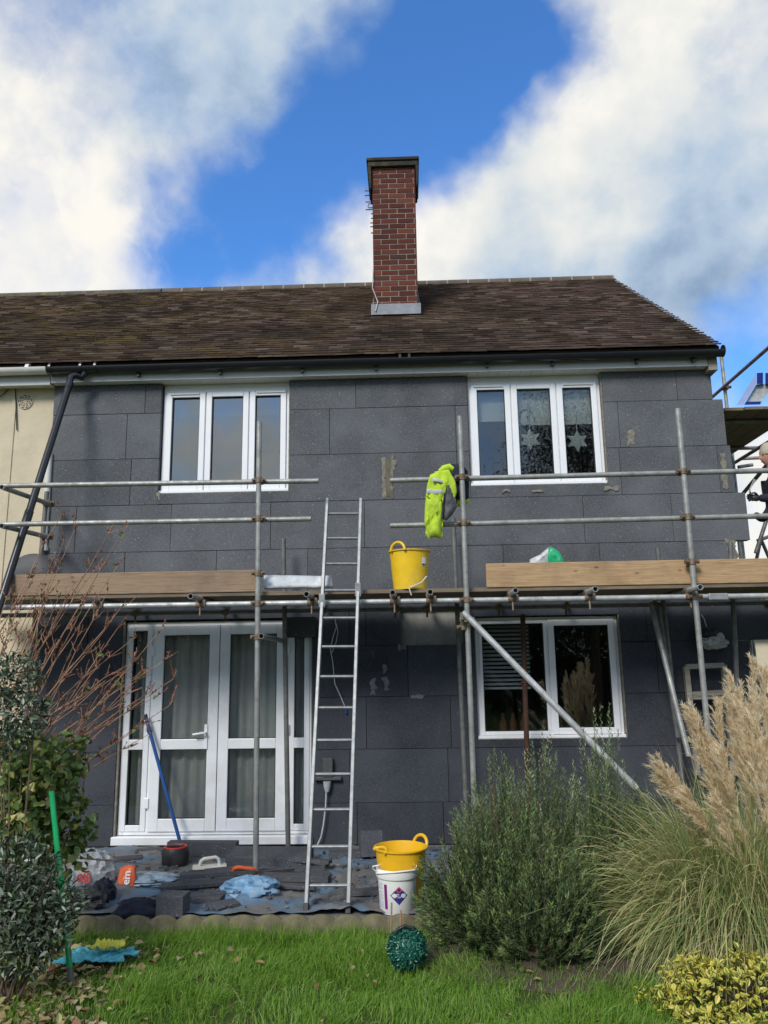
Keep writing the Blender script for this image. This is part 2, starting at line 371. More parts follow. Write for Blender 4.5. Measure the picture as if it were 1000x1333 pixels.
M['blue_metal'] = simple('blue_metal', (.012,.03,.20), .22, .2, 6, metal=.5); M['pale_metal'] = simple('pale_blue_metal', (.40,.47,.72), .28, .1, 4, metal=.5)
M['turquoise'] = simple('turquoise_cloth', (.10,.42,.52), .9, .4, 35, bump=.003); M['yellow_cloth'] = simple('yellow_glove', (.72,.66,.10), .85, .2, 22, bump=.003)
M['skin'] = simple('skin', (.50,.26,.19), .5, .08); M['wool'] = simple('beige_wool', (.46,.41,.34), .95, .2, 60, bump=.004)
M['concrete'] = simple('patio_concrete', (.17,.165,.155), .95, .25, 6, bump=.004)
M['edging'] = simple('mossy_concrete_edging', (.15,.13,.08), .95, .3, 12, bump=.006, dirt=(.11,.12,.05))
M['cap'] = simple('dark_cap_stone', (.030,.026,.020), .95, .4, 7, bump=.006, dirt=(.09,.085,.035)); M['dish'] = simple('dark_dish', (.075,.075,.08), .6, .12, 7)
M['terracotta'] = simple('terracotta', (.26,.11,.06), .9, .2, 9)
def mk_tarp():
    t = NT('muddy_blue_tarpaulin'); v = t.obj(); n = t.noise(2.1, 8, .68, v, .5); n2 = t.noise(7, 8, .72, v, .4)
    col = t.ramp(n2, [(.3, (.075,.165,.28)), (.6, (.13,.245,.38)), (.8, (.25,.37,.48))])
    mud = t.ramp(n, [(.42, (.10,.098,.092)), (.6, (.16,.155,.145))])
    fac = t.math('ADD', t.math('MULTIPLY', t.ramp(n, [(.36, 0), (.55, 1)]), .92), t.math('MULTIPLY', t.ramp(n2, [(.42, 0), (.66, 1)]), .45))
    x = t.n('ShaderNodeClamp'); t.l(fac, x.inputs[0]); col = t.mix(x.outputs[0], col, mud)
    t.bump(n2, .006); return t.set(col, .6)
M['tarp'] = mk_tarp()
M['tarp_clean'] = simple('blue_tarpaulin', (.17,.32,.48), .5, .35, 14, bump=.006, dirt=(.30,.36,.41))
def mk_soil():
    t = NT('garden_soil'); v = t.obj(); n = t.noise(3, 8, .7, v); col = t.ramp(n, [(.3, (.035,.045,.015)), (.55, (.05,.075,.02)), (.75, (.085,.07,.04))]); t.bump(t.noise(40, vec=v), .01); return t.set(col, .95, spec=.1)
M['soil'] = mk_soil()
M['earth'] = simple('bare_earth', (.065,.048,.033), .95, .4, 12, bump=.01)
M['bark'] = simple('brown_bark', (.11,.075,.05), .9, .3, 30, bump=.003); M['twig'] = simple('red_brown_twig', (.33,.19,.12), .8, .3, 20); M['bud'] = leafmat('red_buds', [(.20,.06,.035), (.28,.10,.05), (.16,.07,.045)], trans=.1)
M['grass'] = leafmat('grass_blade', [(.06,.16,.012), (.11,.26,.020), (.16,.34,.028), (.21,.39,.045), (.36,.40,.13)], .5, trans=.4, tip=(.20,.37,.045))
M['rosemary'] = leafmat('rosemary_needle', [(.028,.062,.016), (.042,.074,.024), (.062,.098,.036), (.10,.135,.058)], .6, trans=.2, tip=(.24,.34,.10))
M['rosemary2'] = leafmat('rosemary_pale_needle', [(.045,.085,.022), (.07,.12,.032), (.10,.155,.045), (.14,.195,.07)], .6, trans=.2, tip=(.40,.46,.25))
M['pampas'] = leafmat('pampas_blade', [(.15,.22,.065), (.22,.29,.09), (.32,.37,.13), (.48,.45,.20), (.62,.53,.28)], .45, trans=.2)
M['plume'] = leafmat('pampas_plume', [(.70,.56,.37), (.86,.73,.51), (.94,.84,.64), (.97,.90,.74)], .8, trans=.6)
M['euonymus'] = leafmat('variegated_leaf', [(.05,.11,.02), (.09,.17,.025), (.13,.22,.03), (.20,.27,.04), (.50,.45,.07)], .38, edge=(.66,.56,.10), trans=.2)
M['green_leaf'] = leafmat('round_green_leaf', [(.07,.125,.03), (.10,.17,.04), (.14,.22,.055), (.22,.29,.08), (.38,.36,.10)], .45, trans=.25)
M['grey_leaf'] = leafmat('grey_green_leaf', [(.025,.042,.02), (.04,.065,.03), (.06,.09,.045), (.085,.12,.06), (.10,.14,.085), (.24,.28,.22)], .4, trans=.1)
M['dead_leaf'] = leafmat('fallen_leaf', [(.30,.27,.11), (.38,.34,.16), (.26,.15,.07), (.34,.30,.20), (.20,.10,.05)], .7, trans=.1)
M['ball_leaf'] = leafmat('plastic_topiary_leaf', [(.006,.07,.045), (.01,.10,.065), (.015,.13,.085), (.04,.18,.13)], .28, trans=.05)
M['tree_leaf'] = leafmat('tree_leaf', [(.025,.034,.016), (.04,.055,.024), (.06,.08,.034)], .5, trans=.2)
# ================================================================== SETTING
g = MB(); n = 60; S = 160
g.add([(-S,-S,-.14),(S,-S,-.14),(S,S,-.14),(-S,S,-.14)], [(0,1,2,3)]); g.build('lawn', M['soil'], kind='structure', origin=(0,0,-.14))
p = MB(); p.box(-4.6, 4.4, -2.17, .05, -.3, -.06); p.build('patio', M['concrete'], kind='structure')
# ================================================================== THE HOUSE
house = thing('house', (0,0,-.06), 'two-storey house being clad in dark grey insulation boards, with a tall brick chimney', 'house')
ZS = 4.772                                   # soffit level
OPEN = {'w1': (-2.68,-1.25,3.515,5), 'w2': (.685,2.15,3.525,5), 'w3': (.665,2.155,.925,2.15), 'door': (-2.985,-.995,-.06,2.17)}
XL = -3.885
def cut(x0, x1, z0, z1, ops):
    """the rectangle minus the openings, as a list of rectangles"""
    rs = [(x0,x1,z0,z1)]
    for a, b, c, d in ops:
        out = []
        for (p, q, r, t) in rs:
            if b <= p or a >= q or d <= r or c >= t: out.append((p,q,r,t)); continue
            if a > p: out.append((p,a,r,t))
            if b < q: out.append((b,q,r,t))
            m, n_ = max(p,a), min(q,b)
            if c > r: out.append((m,n_,r,c))
            if d < t: out.append((m,n_,d,t))
        rs = out
    return rs
w = MB()
for r in cut(XL+.02, 3.33, -.3, 4.9, OPEN.values()): w.box(r[0], r[1], .095, .33, r[2], r[3])
w.box(3.10, 3.328, .33, 7.0, -.3, 5.05); w.box(XL+.02, XL+.2, .33, 7.0, -.3, 5.05); w.box(XL+.2, 3.10, 6.8, 7.0, -.3, 5.05)
w.box(XL+.2, 3.1, .33, 6.8, 2.36, 2.6); w.box(XL+.2, 3.1, .33, 6.8, -.3, -.02); w.box(XL+.2, 3.1, .33, 6.8, 4.92, 5.0); w.box(-.2, -.05, .33, 6.8, -.02, 4.9); w.box(-3.6, 3.0, 3.4, 3.5, -.02, 4.9)
w.add([(3.328,-.02,4.9),(3.328,7.0,4.9),(3.328,3.5,7.62),(3.1,-.02,4.9),(3.1,7.0,4.9),(3.1,3.5,7.62)], [(0,1,2),(3,5,4),(0,2,5,3),(1,4,5,2)])
w.build('wall', M['inside'], house)
# insulation boards, course by course, laid in running bond
random.seed(21)
course = [(-.05,.34),(.34,.85),(.85,1.36),(1.36,1.87),(1.87,2.385),(2.385,2.89),(2.89,3.4),(3.4,3.915),(3.915,4.43),(4.43,ZS+.12)]
right = [3.44,3.44,3.44,3.44,3.73,3.40,3.56,3.455,3.425,3.325]
joints = {9:[-2.86,-.53,2.95], 8:[-3.05,-.82,.55,2.3], 7:[-2.98,.55,2.28,3.31], 6:[-3.55,-2.52,-1.45,-.45,.62,1.86,2.78], 5:[-3.0,-2.02,-1.05,-.02,1.0,2.0,2.96],
          4:[-3.35,-.62,-.45,.42,2.42,2.9], 3:[-3.2,-.95,-.02,2.5], 2:[-.45,.40,2.75], 1:[-3.3,-.62,.36,1.35,2.45], 0:[-3.5,-.55,.30,1.5,2.6]}
up, lo = MB(), MB()
ops = [OPEN['w1'], OPEN['w2'], OPEN['w3'], OPEN['door'], (-.08,.56,1.87,2.24)]
for i, (z0, z1) in enumerate(course):
    xs = [XL]+[j for j in joints[i]]+[right[i]]
    for a, b in zip(xs, xs[1:]):
        for r in cut(a+.002, b-.002, z0+.002, z1-.002, ops):
            if r[1]-r[0] < .02 or r[3]-r[2] < .01: continue
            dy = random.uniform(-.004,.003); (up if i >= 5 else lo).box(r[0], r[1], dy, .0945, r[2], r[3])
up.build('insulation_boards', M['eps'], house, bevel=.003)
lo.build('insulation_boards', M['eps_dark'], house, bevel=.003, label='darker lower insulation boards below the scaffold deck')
b = MB(); b.box(-.08,.56,.05,.092,1.87,2.24); b.build('bare_wall_patch', M['bare'], house, label='bare grey rendered patch above the lower boards')
# adhesive and filler
def smear(x0, x1, z0, z1, y=-.006, seed=0, n=16):
    out = []
    for k in range(n): out.append((x0+(x1-x0)*k/n, z0))
    for k in range(n): out.append((x1, z0+(z1-z0)*k/n))
    for k in range(n): out.append((x1-(x1-x0)*k/n, z1))
    for k in range(n): out.append((x0, z1-(z1-z0)*k/n))
    j = min(x1-x0, z1-z0)*.75
    return [V((x+noise.noise(V((x*23,z*23,seed)))*j, y, z+noise.noise(V((x*23+9,z*23,seed)))*j)) for x, z in out]
q0_, q1_ = at(500,648,0), at(512,594,0); a = MB(); a.puff(smear(q0_.x+.012,q1_.x-.012,q0_.z,q1_.z,seed=4), .003, .001); a.build('adhesive_strip', M['adhesive_dark'], house, smooth=60)
for x0,y0,x1,y1 in ((498,596,502,650),(509,594,512,622),(511,598,515,612),(508,632,511,640),(787,633,806,638),(654,637,664,641),(692,638,708,641),(818,560,824,580),(942,590,944,636),(205,640,209,652),(949,704,957,730)):
    p0, p1 = at(x0,y1,0), at(x1,y0,0); a = MB(); a.puff(smear(p0.x,p1.x,p0.z,p1.z,seed=x0), .004, .002); a.build('adhesive_smear', M['adhesive'], house, smooth=60)
for x0,y0,x1,y1 in ((483,882,489,905),(499,866,503,876),(500,882,506,898),(535,905,552,909),(925,786,929,792),(520,840,528,846)):
    p0, p1 = at(x0,y1,0), at(x1,y0,0); a = MB(); a.puff(smear(p0.x,p1.x,p0.z,p1.z,seed=x0), .002, .002); a.build('white_smear', M['white_smear'], house, smooth=60)
# filler along the reveals
def filler(*b_): a = MB(); a.box(*b_); a.build('edge_filler', M['adhesive'], house)
for k in ('w1','w2','w3'):
    x0,x1,z0,z1 = OPEN[k]; z1 = min(z1, ZS)
    filler(x1-.016, x1-.003, .004, .06, z0+.013, z1-.002)
    if k != 'w1': filler(x0+.003, x0+.012, .02, .06, z0+.013, z1-.002)
    filler(x0+.004, x1-.004, .006, .06, z0+.002, z0+.012)
x0,x1,z0,z1 = OPEN['door']; filler(x0+.003, x0+.022, .01, .07, -.05, 2.16); filler(x1-.012, x1-.003, .01, .07, -.05, 2.16)
# windows: frame, sashes, glass
def pane_frame(mb, x0, x1, z0, z1, t, y0, y1, tb=None):
    tb = tb or t
    mb.box(x0, x0+t, y0, y1, z0, z1); mb.box(x1-t, x1, y0, y1, z0, z1); mb.box(x0+t, x1-t, y0, y1, z0, z0+tb); mb.box(x0+t, x1-t, y0, y1, z1-t, z1)
def window(key, splits, gl, vents, sill=True, fixed=()):
    x0,x1,z0,z1 = OPEN[key]; z1 = min(z1, 4.722)+.0; x0 += .012; x1 -= .016; z0 += .012; z1 -= .012
    f = MB(); pane_frame(f, x0, x1, z0, z1, .05, .06, .13)
    for s_ in splits: f.box(s_-.028, s_+.028, .062, .128, z0+.05, z1-.05)
    wf = f.build('window_frame', M['pvc'], house, bevel=.004)
    xs = [x0+.03]+list(splits)+[x1-.03]; gm = MB(); sm = MB(); gk = MB()
    for i, (a_, b_) in enumerate(zip(xs, xs[1:])):
        a_, b_ = a_+.006, b_-.006; t_ = .062 if i not in fixed else .035
        pane_frame(sm, a_, b_, z0+.03, z1-.03, t_, .040 if i not in fixed else .052, .1, t_)
        pane_frame(gk, a_+t_, b_-t_, z0+.03+t_, z1-.03-t_, .007, .056, .075)
        gm.box(a_+t_-.002, b_-t_+.002, .078, .084, z0+.03+t_-.002, z1-.03-t_+.002)
    sm.build('sash', M['pvc'], wf, bevel=.006); gk.build('gasket', M['gasket'], wf); gm.build('glass', gl, wf)
    for c in vents:
        v_ = MB(); v_.box(c-.16, c+.16, .028, .04, z1-.066, z1-.046); v_.build('trickle_vent', M['grey_pvc'], wf, bevel=.003)
    if z1 > 4: v_ = MB(); v_.box(x0, x1, .066, .125, z1+.001, ZS-.002); v_.build('head_trim', M['soffit'], wf)
    if sill:
        s_ = MB(); s_.box(x0-.004, x1+.004, .012, .058, z0-.006, z0+.026); s_.build('window_sill', M['pvc'], wf, bevel=.004)
    return wf
w1 = window('w1', (-2.195,-1.712), M['glass_up'], (-2.43,-1.47))
w2 = window('w2', (1.165,1.66), M['glass'], (.92,1.9))
w3 = window('w3', (1.42,), M['glass'], (), fixed=(0,))
# blinds, decorations, curtains
b = MB(); b.box(-2.6,-1.3,.19,.195,4.44,4.66); b.build('roller_blind', M['blind'], w1)
b = MB(); b.box(.72,1.15,.19,.195,4.30,4.66); b.box(1.15,2.1,.17,.175,4.24,4.66); b.build('roller_blind', M['blind'], w2)
for c in ((690,572),(752,574)):
    s_ = MB(); p = at(*c, .15); pts = []
    for k in range(12): r_ = .125 if k % 2 == 0 else .065; pts.append((p.x+r_*math.sin(k*math.pi/6), .15, p.z+r_*math.cos(k*math.pi/6)))
    s_.add(pts+[(p.x,.14,p.z)], [(k,(k+1) % 12,12) for k in range(12)])
    s_.tube((p.x,.15,p.z+.12),(p.x,.15,p.z+.42),.004,6); s_.build('star_decoration', M['paper'], w2, solid=.003)
s_ = MB(); p = at(684,545,.15); s_.poly([(p.x+.1*math.cos(t*.5)*(1-t*.05),.15,p.z+.14*math.sin(t*.5)*(1-t*.05)) for t in range(16)], .008, 6); s_.build('swirl_decoration', M['paper'], w2)
b = MB()
for k in range(17): z = 1.42+k*.042; b.obox((.98,.20,z), .27,.016,.0015, Matrix.Rotation(.75,3,'X'))
b.tube((.75,.20,2.13),(1.25,.23,2.13),.02,8); b.build('venetian_blind', M['pvc'], w3)
b = MB(); b.box(.7,2.1,.36,.62,.84,.93); b.build('inner_sill', M['inside'], w3)
for x in (.98,1.09,1.2): b = MB(); b.lathe([(0,.93),(.035,.93),(.04,1.05),(.018,1.10),(.016,1.15),(0,1.15)], (x,.50,0), 14); b.build('bottle', M['terracotta'], None, {.98:'left',1.09:'middle',1.2:'right'}[x]+' one of three reddish-brown bottles on the sill inside the lower right window', 'bottle', 'bottles on the inner window sill', smooth=40)
# french door with side lights
door = MB(); x0,x1 = -2.955,-1.012; zb,zt = .045,2.15
pane_frame(door, x0, x1, zb, zt, .055, .05, .12); SX = (-2.665,-1.965,-1.255)
door.box(SX[0]-.03,SX[0]+.03,.052,.118,zb+.055,zt-.055); door.box(SX[2]-.03,SX[2]+.03,.052,.118,zb+.055,zt-.055)
df = door.build('french_door', M['pvc_door'], house, bevel=.004)
sm, gk, gm = MB(), MB(), MB(); ZM = .92
def leaf_panel(a_, b_, t_, y0, split=True, bot=.10):
    sb = MB(); za, zc = zb+.035, zt-.035
    sb.box(a_,a_+t_,y0,.1,za,zc); sb.box(b_-t_,b_,y0,.1,za,zc); sb.box(a_+t_,b_-t_,y0,.1,za,za+bot); sb.box(a_+t_,b_-t_,y0,.1,zc-t_,zc); sb.box(a_+t_,b_-t_,y0,.1,ZM-.055,ZM+.045)
    for p0, p1 in ((za+bot,ZM-.055),(ZM+.045,zc-t_)):
        pane_frame(gk, a_+t_, b_-t_, p0, p1, .008, y0+.014, y0+.03); gm.box(a_+t_-.002, b_-t_+.002, .078, .084, p0-.002, p1+.002)
    return sb
for a_, b_, t_ in ((SX[0]+.012,SX[1]-.004,.105),(SX[1]+.004,SX[2]-.012,.105)): leaf_panel(a_,b_,t_,.028,bot=.12).build('door_leaf', M['pvc_door'], df, bevel=.006)
for a_, b_ in ((x0+.02,SX[0]-.012),(SX[2]+.012,x1-.02)): leaf_panel(a_,b_,.055,.04,bot=.06).build('side_light', M['pvc_door'], df, bevel=.005)
gk.build('gasket', M['gasket'], df); gm.build('glass', M['glass'], df)
h = MB(); hp = at(268,955,.02); h.obox((hp.x,.022,hp.z-.03),.016,.007,.12); h.poly([(hp.x,.022,hp.z+.01),(hp.x,-.03,hp.z+.01),(hp.x-.03,-.035,hp.z+.008),(hp.x-.12,-.035,hp.z-.005)],.011,10); h.build('door_handle', M['pvc'], df, smooth=50)
for x in (SX[0]+.0,SX[2]+.0):
    for z in (.35,1.05,1.85): h = MB(); h.box(x-.022,x+.022,.016,.05,z-.05,z+.05); h.build('hinge', M['pvc'], df, bevel=.005)
s_ = MB(); s_.box(-2.99,-.99,-.03,.05,-.035,.043); s_.build('door_sill', M['pvc_door'], df, bevel=.006)
c = MB(); N_ = 160; vs = []
for i in range(N_+1):
    x = -2.9+1.85*i/N_; y = .19+.022*math.sin(i*.62)+.012*math.sin(i*.23+1); vs += [(x,y,.06),(x,y*.9+.03,2.12)]
c.add(vs, [(2*i,2*i+2,2*i+3,2*i+1) for i in range(N_)]); c.build('curtain', M['curtain'], df, smooth=80)
# eaves: soffit, fascia, gutter
YF = -.10
s_ = MB()
for i in range(62):
    x = XL+.01+i*.117
    if x < 3.2: s_.box(x, x+.113, YF+.012, .115, ZS, ZS+.012)
s_.box(XL, 3.26, YF+.012, .115, ZS+.0125, ZS+.02); s_.build('soffit', M['soffit'], house)
f = MB(); f.box(XL+.003, 3.262, YF-.012, YF+.010, ZS-.004, 4.90); f.build('fascia', M['fascia'], house, bevel=.004)
f = MB(); f.box(3.265,3.36,YF-.02,.10,ZS-.055,4.93); f.build('verge_box_end', M['oldwood'], house, label='unpainted wooden box end at the right eave', bevel=.004)
def gutter(mb, xa, xb, yc, zc, r=.064):
    n = 12; vs = []; fs = []
    for x in (xa, xb):
        for rr in (r, r-.005):
            for k in range(n+1):
                t_ = math.pi+math.pi*k/n; vs.append((x, yc+rr*math.cos(t_), zc+rr*math.sin(t_)))
    m = n+1
    for k in range(n):
        fs += [(k,k+1,2*m+k+1,2*m+k), (m+k+1,m+k,3*m+k,3*m+k+1)]
    fs += [(0,2*m,3*m,m), (n,m+n,3*m+n,2*m+n)]
    for o in (0, 2*m):
        for k in range(n): fs.append((o+k, o+m+k, o+m+k+1, o+k+1))
    mb.add(vs, fs)
YG, ZG = -.18, 4.905
gm_ = MB(); gutter(gm_, XL+.0, 3.40, YG, ZG); gm_.lathe([(0,0),(.066,0),(.066,.01),(0,.01)], (3.40,YG,ZG), 16, Matrix.Rotation(math.pi/2,3,'Y'))
gut = gm_.build('gutter', M['black_pvc'], house, smooth=40)
for x in (-3.86,-3.52,-3.36,-.05,.05): u = MB(); u.poly([(x+.025*j, YG, ZG-.0) for j in (0,1)], .071, 14); u.build('gutter_union', M['black_pvc'], gut, smooth=40)
for x in (-2.9,-2.0,-1.1,-.3,.9,1.6,2.5,3.1): u = MB(); u.box(x-.014,x+.014,YG+.02,YF-.012,ZG-.10,ZG-.0); u.build('gutter_bracket', M['black_pvc'], gut, smooth=40)
d = MB(); p0 = at(110,480,YG); pa = at(110,489,YG); pb = at(94,489,-.22); pc = at(82,520,-.30); pe = at(-12,825,-1.36)
d.poly([p0,p0.lerp(pa,.8),pa+V((-.03,0,-.02)),pb+V((.04,0,-.0)),pb+V((-.01,-.01,-.02)),pb.lerp(pe,.06),pe], .036, 14)
d.poly([pb.lerp(pe,.035),pb.lerp(pe,.06)], .042, 14); d.poly([pe.lerp(pb,.36),pe.lerp(pb,.42)], .041, 14)
dp = d.build('downpipe', M['black_pvc'], house, smooth=50, label='black downpipe swung out at a slant past the scaffold')
# roof
RY, RZ, EY, EZ = 3.5, 7.69, -.215, 4.945
SL = math.hypot(RY-EY, RZ-EZ); ROOFDIR = V((0, RY-EY, RZ-EZ))/SL; ROOFN = V((0, -(RZ-EZ), RY-EY))/SL
RX = 3.385
def tiles(mb, xa, xb, left=False):
    """plain tiles in half bond, laid out from the party line so both roofs interlock there"""
    gz = .108; nr = int(SL/gz)
    for r_ in range(nr):
        s0 = r_*gz; off = .0825 if r_ % 2 else 0
        k = int((xb-xa)/.165)+2
        for i in range(k):
            x = XL - off + (-(i+1) if left else i)*.165
            a_, b_ = max(x+.0015, -10.5), min(x+.1635, RX)
            if b_-a_ < .03: continue
            lift = random.uniform(0,.006); ja = random.uniform(-.004,.004); sk = random.uniform(-.002,.002)
            p0 = V((0,EY,EZ)) + ROOFDIR*(s0+ja); p1 = V((0,EY,EZ)) + ROOFDIR*min(s0+gz*1.25, SL+.02)
            t0, t1 = .030+lift, .008; th = .015
            q = [V((a_,p0.y,p0.z))+ROOFN*(t0-th+sk), V((b_,p0.y,p0.z))+ROOFN*(t0-th-sk), V((b_,p0.y,p0.z))+ROOFN*(t0-sk), V((a_,p0.y,p0.z))+ROOFN*(t0+sk),
                 V((a_,p1.y,p1.z))+ROOFN*t1, V((b_,p1.y,p1.z))+ROOFN*t1]
            mb.add(q+[V((a_,p1.y,p1.z)), V((b_,p1.y,p1.z))], [(3,2,5,4),(0,3,4,6),(1,7,5,2)]); n0 = len(mb.v)-8; mb.f.append((n0,n0+1,n0+2,n0+3)); mb.mi.append(1)
def roof_base(mb, xa, xb):
    for sgn in (1,):
        o = ROOFN*-.05
        e0, e1 = V((0,EY+.03,EZ+.01)), V((0,RY,RZ))
        P = [V((xa,0,0))+e0, V((xb,0,0))+e0, V((xb,0,0))+e1, V((xa,0,0))+e1]; mb.add(P+[p_+o for p_ in P], [(0,1,2,3),(7,6,5,4),(0,4,5,1),(1,5,6,2),(3,2,6,7),(0,3,7,4)])
    yb = 2*RY-EY; mb.add([(xa,RY,RZ-.01),(xb,RY,RZ-.01),(xb,yb,EZ),(xa,yb,EZ),(xa,RY,RZ-.07),(xb,RY,RZ-.07),(xb,yb,EZ-.06),(xa,yb,EZ-.06)], [(0,1,2,3),(7,6,5,4),(1,5,6,2),(0,3,7,4),(2,6,7,3)])
random.seed(5)
t = MB(); tiles(t, XL+.003, RX); roof_base(t, XL+.003, RX-.015); roof = t.build('roof', [M['tile'],M['tile_edge']], house)
def ridge(mb, xa, xb, ln=.33, r=.125, gap=.010):
    x = xa
    while x < xb-.05:
        e = min(x+ln-gap, xb); k = 10; vs = []
        for xx in (x, e):
            for j in range(k+1): a_ = math.pi*(-.04+1.08*j/k); vs.append((xx, RY+r*math.cos(a_), RZ-.075+r*1.0*math.sin(a_)+random.uniform(0,.003)))
        mb.add(vs, [(j,j+1,k+1+j+1,k+1+j) for j in range(k)]+[tuple(range(k+1)), tuple(reversed(range(k+1,2*k+2)))]); x += ln
random.seed(3)
r_ = MB(); ridge(r_, XL+.0, RX+.01); r_.build('ridge_tiles', M['ridge'], roof, smooth=40)
r_ = MB(); x = XL+.33
while x < RX: r_.poly([(x-.016, RY, RZ-.075), (x+.006, RY, RZ-.075)], .126, 24); x += .33
r_.box(XL, RX, RY-.06, RY+.06, RZ-.08, RZ-.0); r_.build('ridge_mortar', M['mortar'], roof)
# chimney
def on_slope(x, y):
    d_ = ray(x,y); P0 = V((0,EY,EZ)) + ROOFN*.02; return CAM + d_*((P0-CAM).dot(ROOFN)/d_.dot(ROOFN))
cb = on_slope(515,411); cw = .585; cx = at(514.3,330,cb.y).x; cy = cb.y+.012
ctop = at(512,217,cy).z-.165; chz0 = 5.6
ch = MB(); mo = MB(); mo.box(cx-cw/2+.006, cx+cw/2-.006, cy+.006, cy+.79, chz0, ctop+.16)
random.seed(9); rowh = .0755; nrow = int((ctop+.17-6.0)/rowh); chtop = 6.0+nrow*rowh
for r__ in range(nrow):
    z = 6.0+r__*rowh; off = 0 if r__ % 2 else -.1125
    for face in range(3):
        W_ = cw if face == 0 else .8
        x = off
        while x < W_:
            a_, b_ = max(x, 0), min(x+.215, W_); x += .225
            if b_-a_ < .02: continue
            j = random.uniform(-.002,.002)
            if face == 0: mo_ = ch.box(cx-cw/2+a_, cx-cw/2+b_, cy-.0+j, cy+.05, z, z+rowh-.011)
            elif face == 1: ch.box(cx-cw/2+j, cx-cw/2+.05, cy+.052+a_, cy+.052+b_, z, z+rowh-.011)
            else: ch.box(cx+cw/2-.05, cx+cw/2-j, cy+.052+a_, cy+.052+b_, z, z+rowh-.011)
chim = ch.build('chimney', M['brick'], house, bevel=.003); mo.build('mortar_core', M['mortar'], chim)
k = MB(); k.box(cx-cw/2-.055, cx+cw/2+.045, cy-.05, cy+.85, chtop, chtop+.075); k.box(cx-cw/2-.075, cx+cw/2+.06, cy-.07, cy+.87, chtop+.0755, chtop+.125)
k.build('chimney_cap', M['cap'], chim, bevel=.012)
k = MB(); k.lathe([(0,0),(.13,0),(.125,.06),(.06,.075),(0,.08)], (cx+.03,cy+.3,chtop+.14), 18); k.build('chimney_pot_cap', M['terracotta'], chim, smooth=50)
k = MB()          # loose cap edges hanging at both shoulders
k.add([(cx-cw/2-.06,cy-.02,chtop),(cx-cw/2-.012,cy-.02,chtop),(cx-cw/2-.012,cy-.02,chtop-.33),(cx-cw/2-.03,cy-.02,chtop-.33)], [(0,1,2,3)]); k.add([(cx+cw/2+.01,cy-.02,chtop),(cx+cw/2+.05,cy-.02,chtop),(cx+cw/2+.04,cy-.02,chtop-.22),(cx+cw/2+.012,cy-.02,chtop-.30)], [(0,1,2,3)])
k.build('chimney_shoulder', M['cap'], chim, solid=.06)
fl = MB(); zf = cb.z
fl.obox((cx,cy-.022,zf+.085), cw/2+.035,.014,.085, Matrix.Rotation(-.18,3,'X')); 
for sg in (-1,1):
    for q in range(6): yy = cy+q*.15; zz = zf+ (yy-cy)*.739; fl.box(cx+sg*(cw/2+.012)-.012, cx+sg*(cw/2+.012)+.012, yy, yy+.148, zz-.02, zz+.17)
fl.build('lead_flashing', M['lead'], chim, bevel=.004)
k = MB(); p0,p1,p2,p3 = at(486,350,cy-.02),at(485,375,cy-.03),at(492,393,cy-.03),at(489,405,cy-.06)
k.poly([p0,p1,p1.lerp(p2,.5)+V((.0,0,0)),p2,p3], .007, 6); k.build('aerial_cable', M['cable'], chim, smooth=60)
# television aerial behind the left shoulder of the chimney
ae = thing('television_aerial', (cx-cw/2-.02,cy+.55,7.2), 'thin metal television aerial with prongs behind the left side of the chimney', 'aerial')
m_ = MB(); yA = cy+.95; xm = cx-cw/2+.02; zA0, zA1 = at(485,305,yA).z, at(485,246,yA).z
m_.tube((xm,yA-.0,zA0-.5),(xm,yA-.0,zA1+.1),.014,8); m_.build('mast', M['galv_dark'], ae); m_ = MB(); m2 = MB()
m_.tube((xm-.02,yA,zA0),(xm-.02,yA,zA1),.009,6); m_.build('boom', M['galv_dark'], ae)
for yy, l in ((248,12),(254,12),(262.5,11),(272.5,11),(278,4),(284,4),(290,5),(295,5),(303,4)):
    q = at(487,yy,yA); e_ = at(487-l,yy,yA); m2.tube((q.x+.05,yA,q.z),(e_.x,yA,q.z),.0085,6)
q,e_ = at(487,265,yA),at(480,268,yA); m2.poly([(q.x,yA,q.z),(e_.x,yA,q.z),(e_.x-.01,yA,e_.z-.015),(e_.x,yA,e_.z-.03),(q.x,yA,e_.z-.03)],.008,6); m2.build('prongs', M['galv_dark'], ae)
# ================================================================== NEIGHBOUR (left half of the pair)
nb = thing('neighbouring_house', (-6,0,-.06), 'adjoining cream rendered house at the left with older tiled roof and white gutter', 'house')
w = MB(); w.box(-11, XL-.004, .055, .33, -.3, 4.95); w.box(-11,-10.7,.33,7,-.3,5); w.box(-11,XL,6.8,7,-.3,5); w.build('wall', M['render'], nb)
w = MB(); xj = at(19,560,.05).x; w.box(xj-.05,xj-.005,.043,.055,-.1,ZS); w.build('render_bead', M['render'], nb, bevel=.004)
random.seed(15)
t = MB(); tiles(t, -10.5, XL-.003, True); roof_base(t, -10.5, XL-.003); nroof = t.build('roof', [M['tile'],M['tile_edge']], nb)
r_ = MB(); ridge(r_, -10.5, XL-.003, .33, .125, .004); r_.build('ridge_tiles', M['lichen'], nroof, smooth=40)
s_ = MB()
for i in range(55):
    x = XL-.013-i*.117; s_.box(x-.113, x, YF+.012, .055, ZS, ZS+.012)
s_.build('soffit', M['soffit'], nb)
f = MB(); f.box(-10.5, XL-.003, YF-.012, YF+.010, ZS-.022, 4.90); f.build('fascia', M['fascia'], nb)
gm_ = MB(); gutter(gm_, -10.5, XL-.005, YG, ZG+.005); gm_.poly([(-4.12,YG,ZG),(-4.08,YG,ZG)],.062,14); gm_.build('gutter', M['grey_pvc'], nb, smooth=40)
v_ = MB(); vp = at(33,523,.05); v2 = MB()
v_.lathe([(0,.012),(.085,.012),(.09,.0)], (vp.x,.055,vp.z), 28, Matrix.Rotation(math.pi/2,3,'X')); 
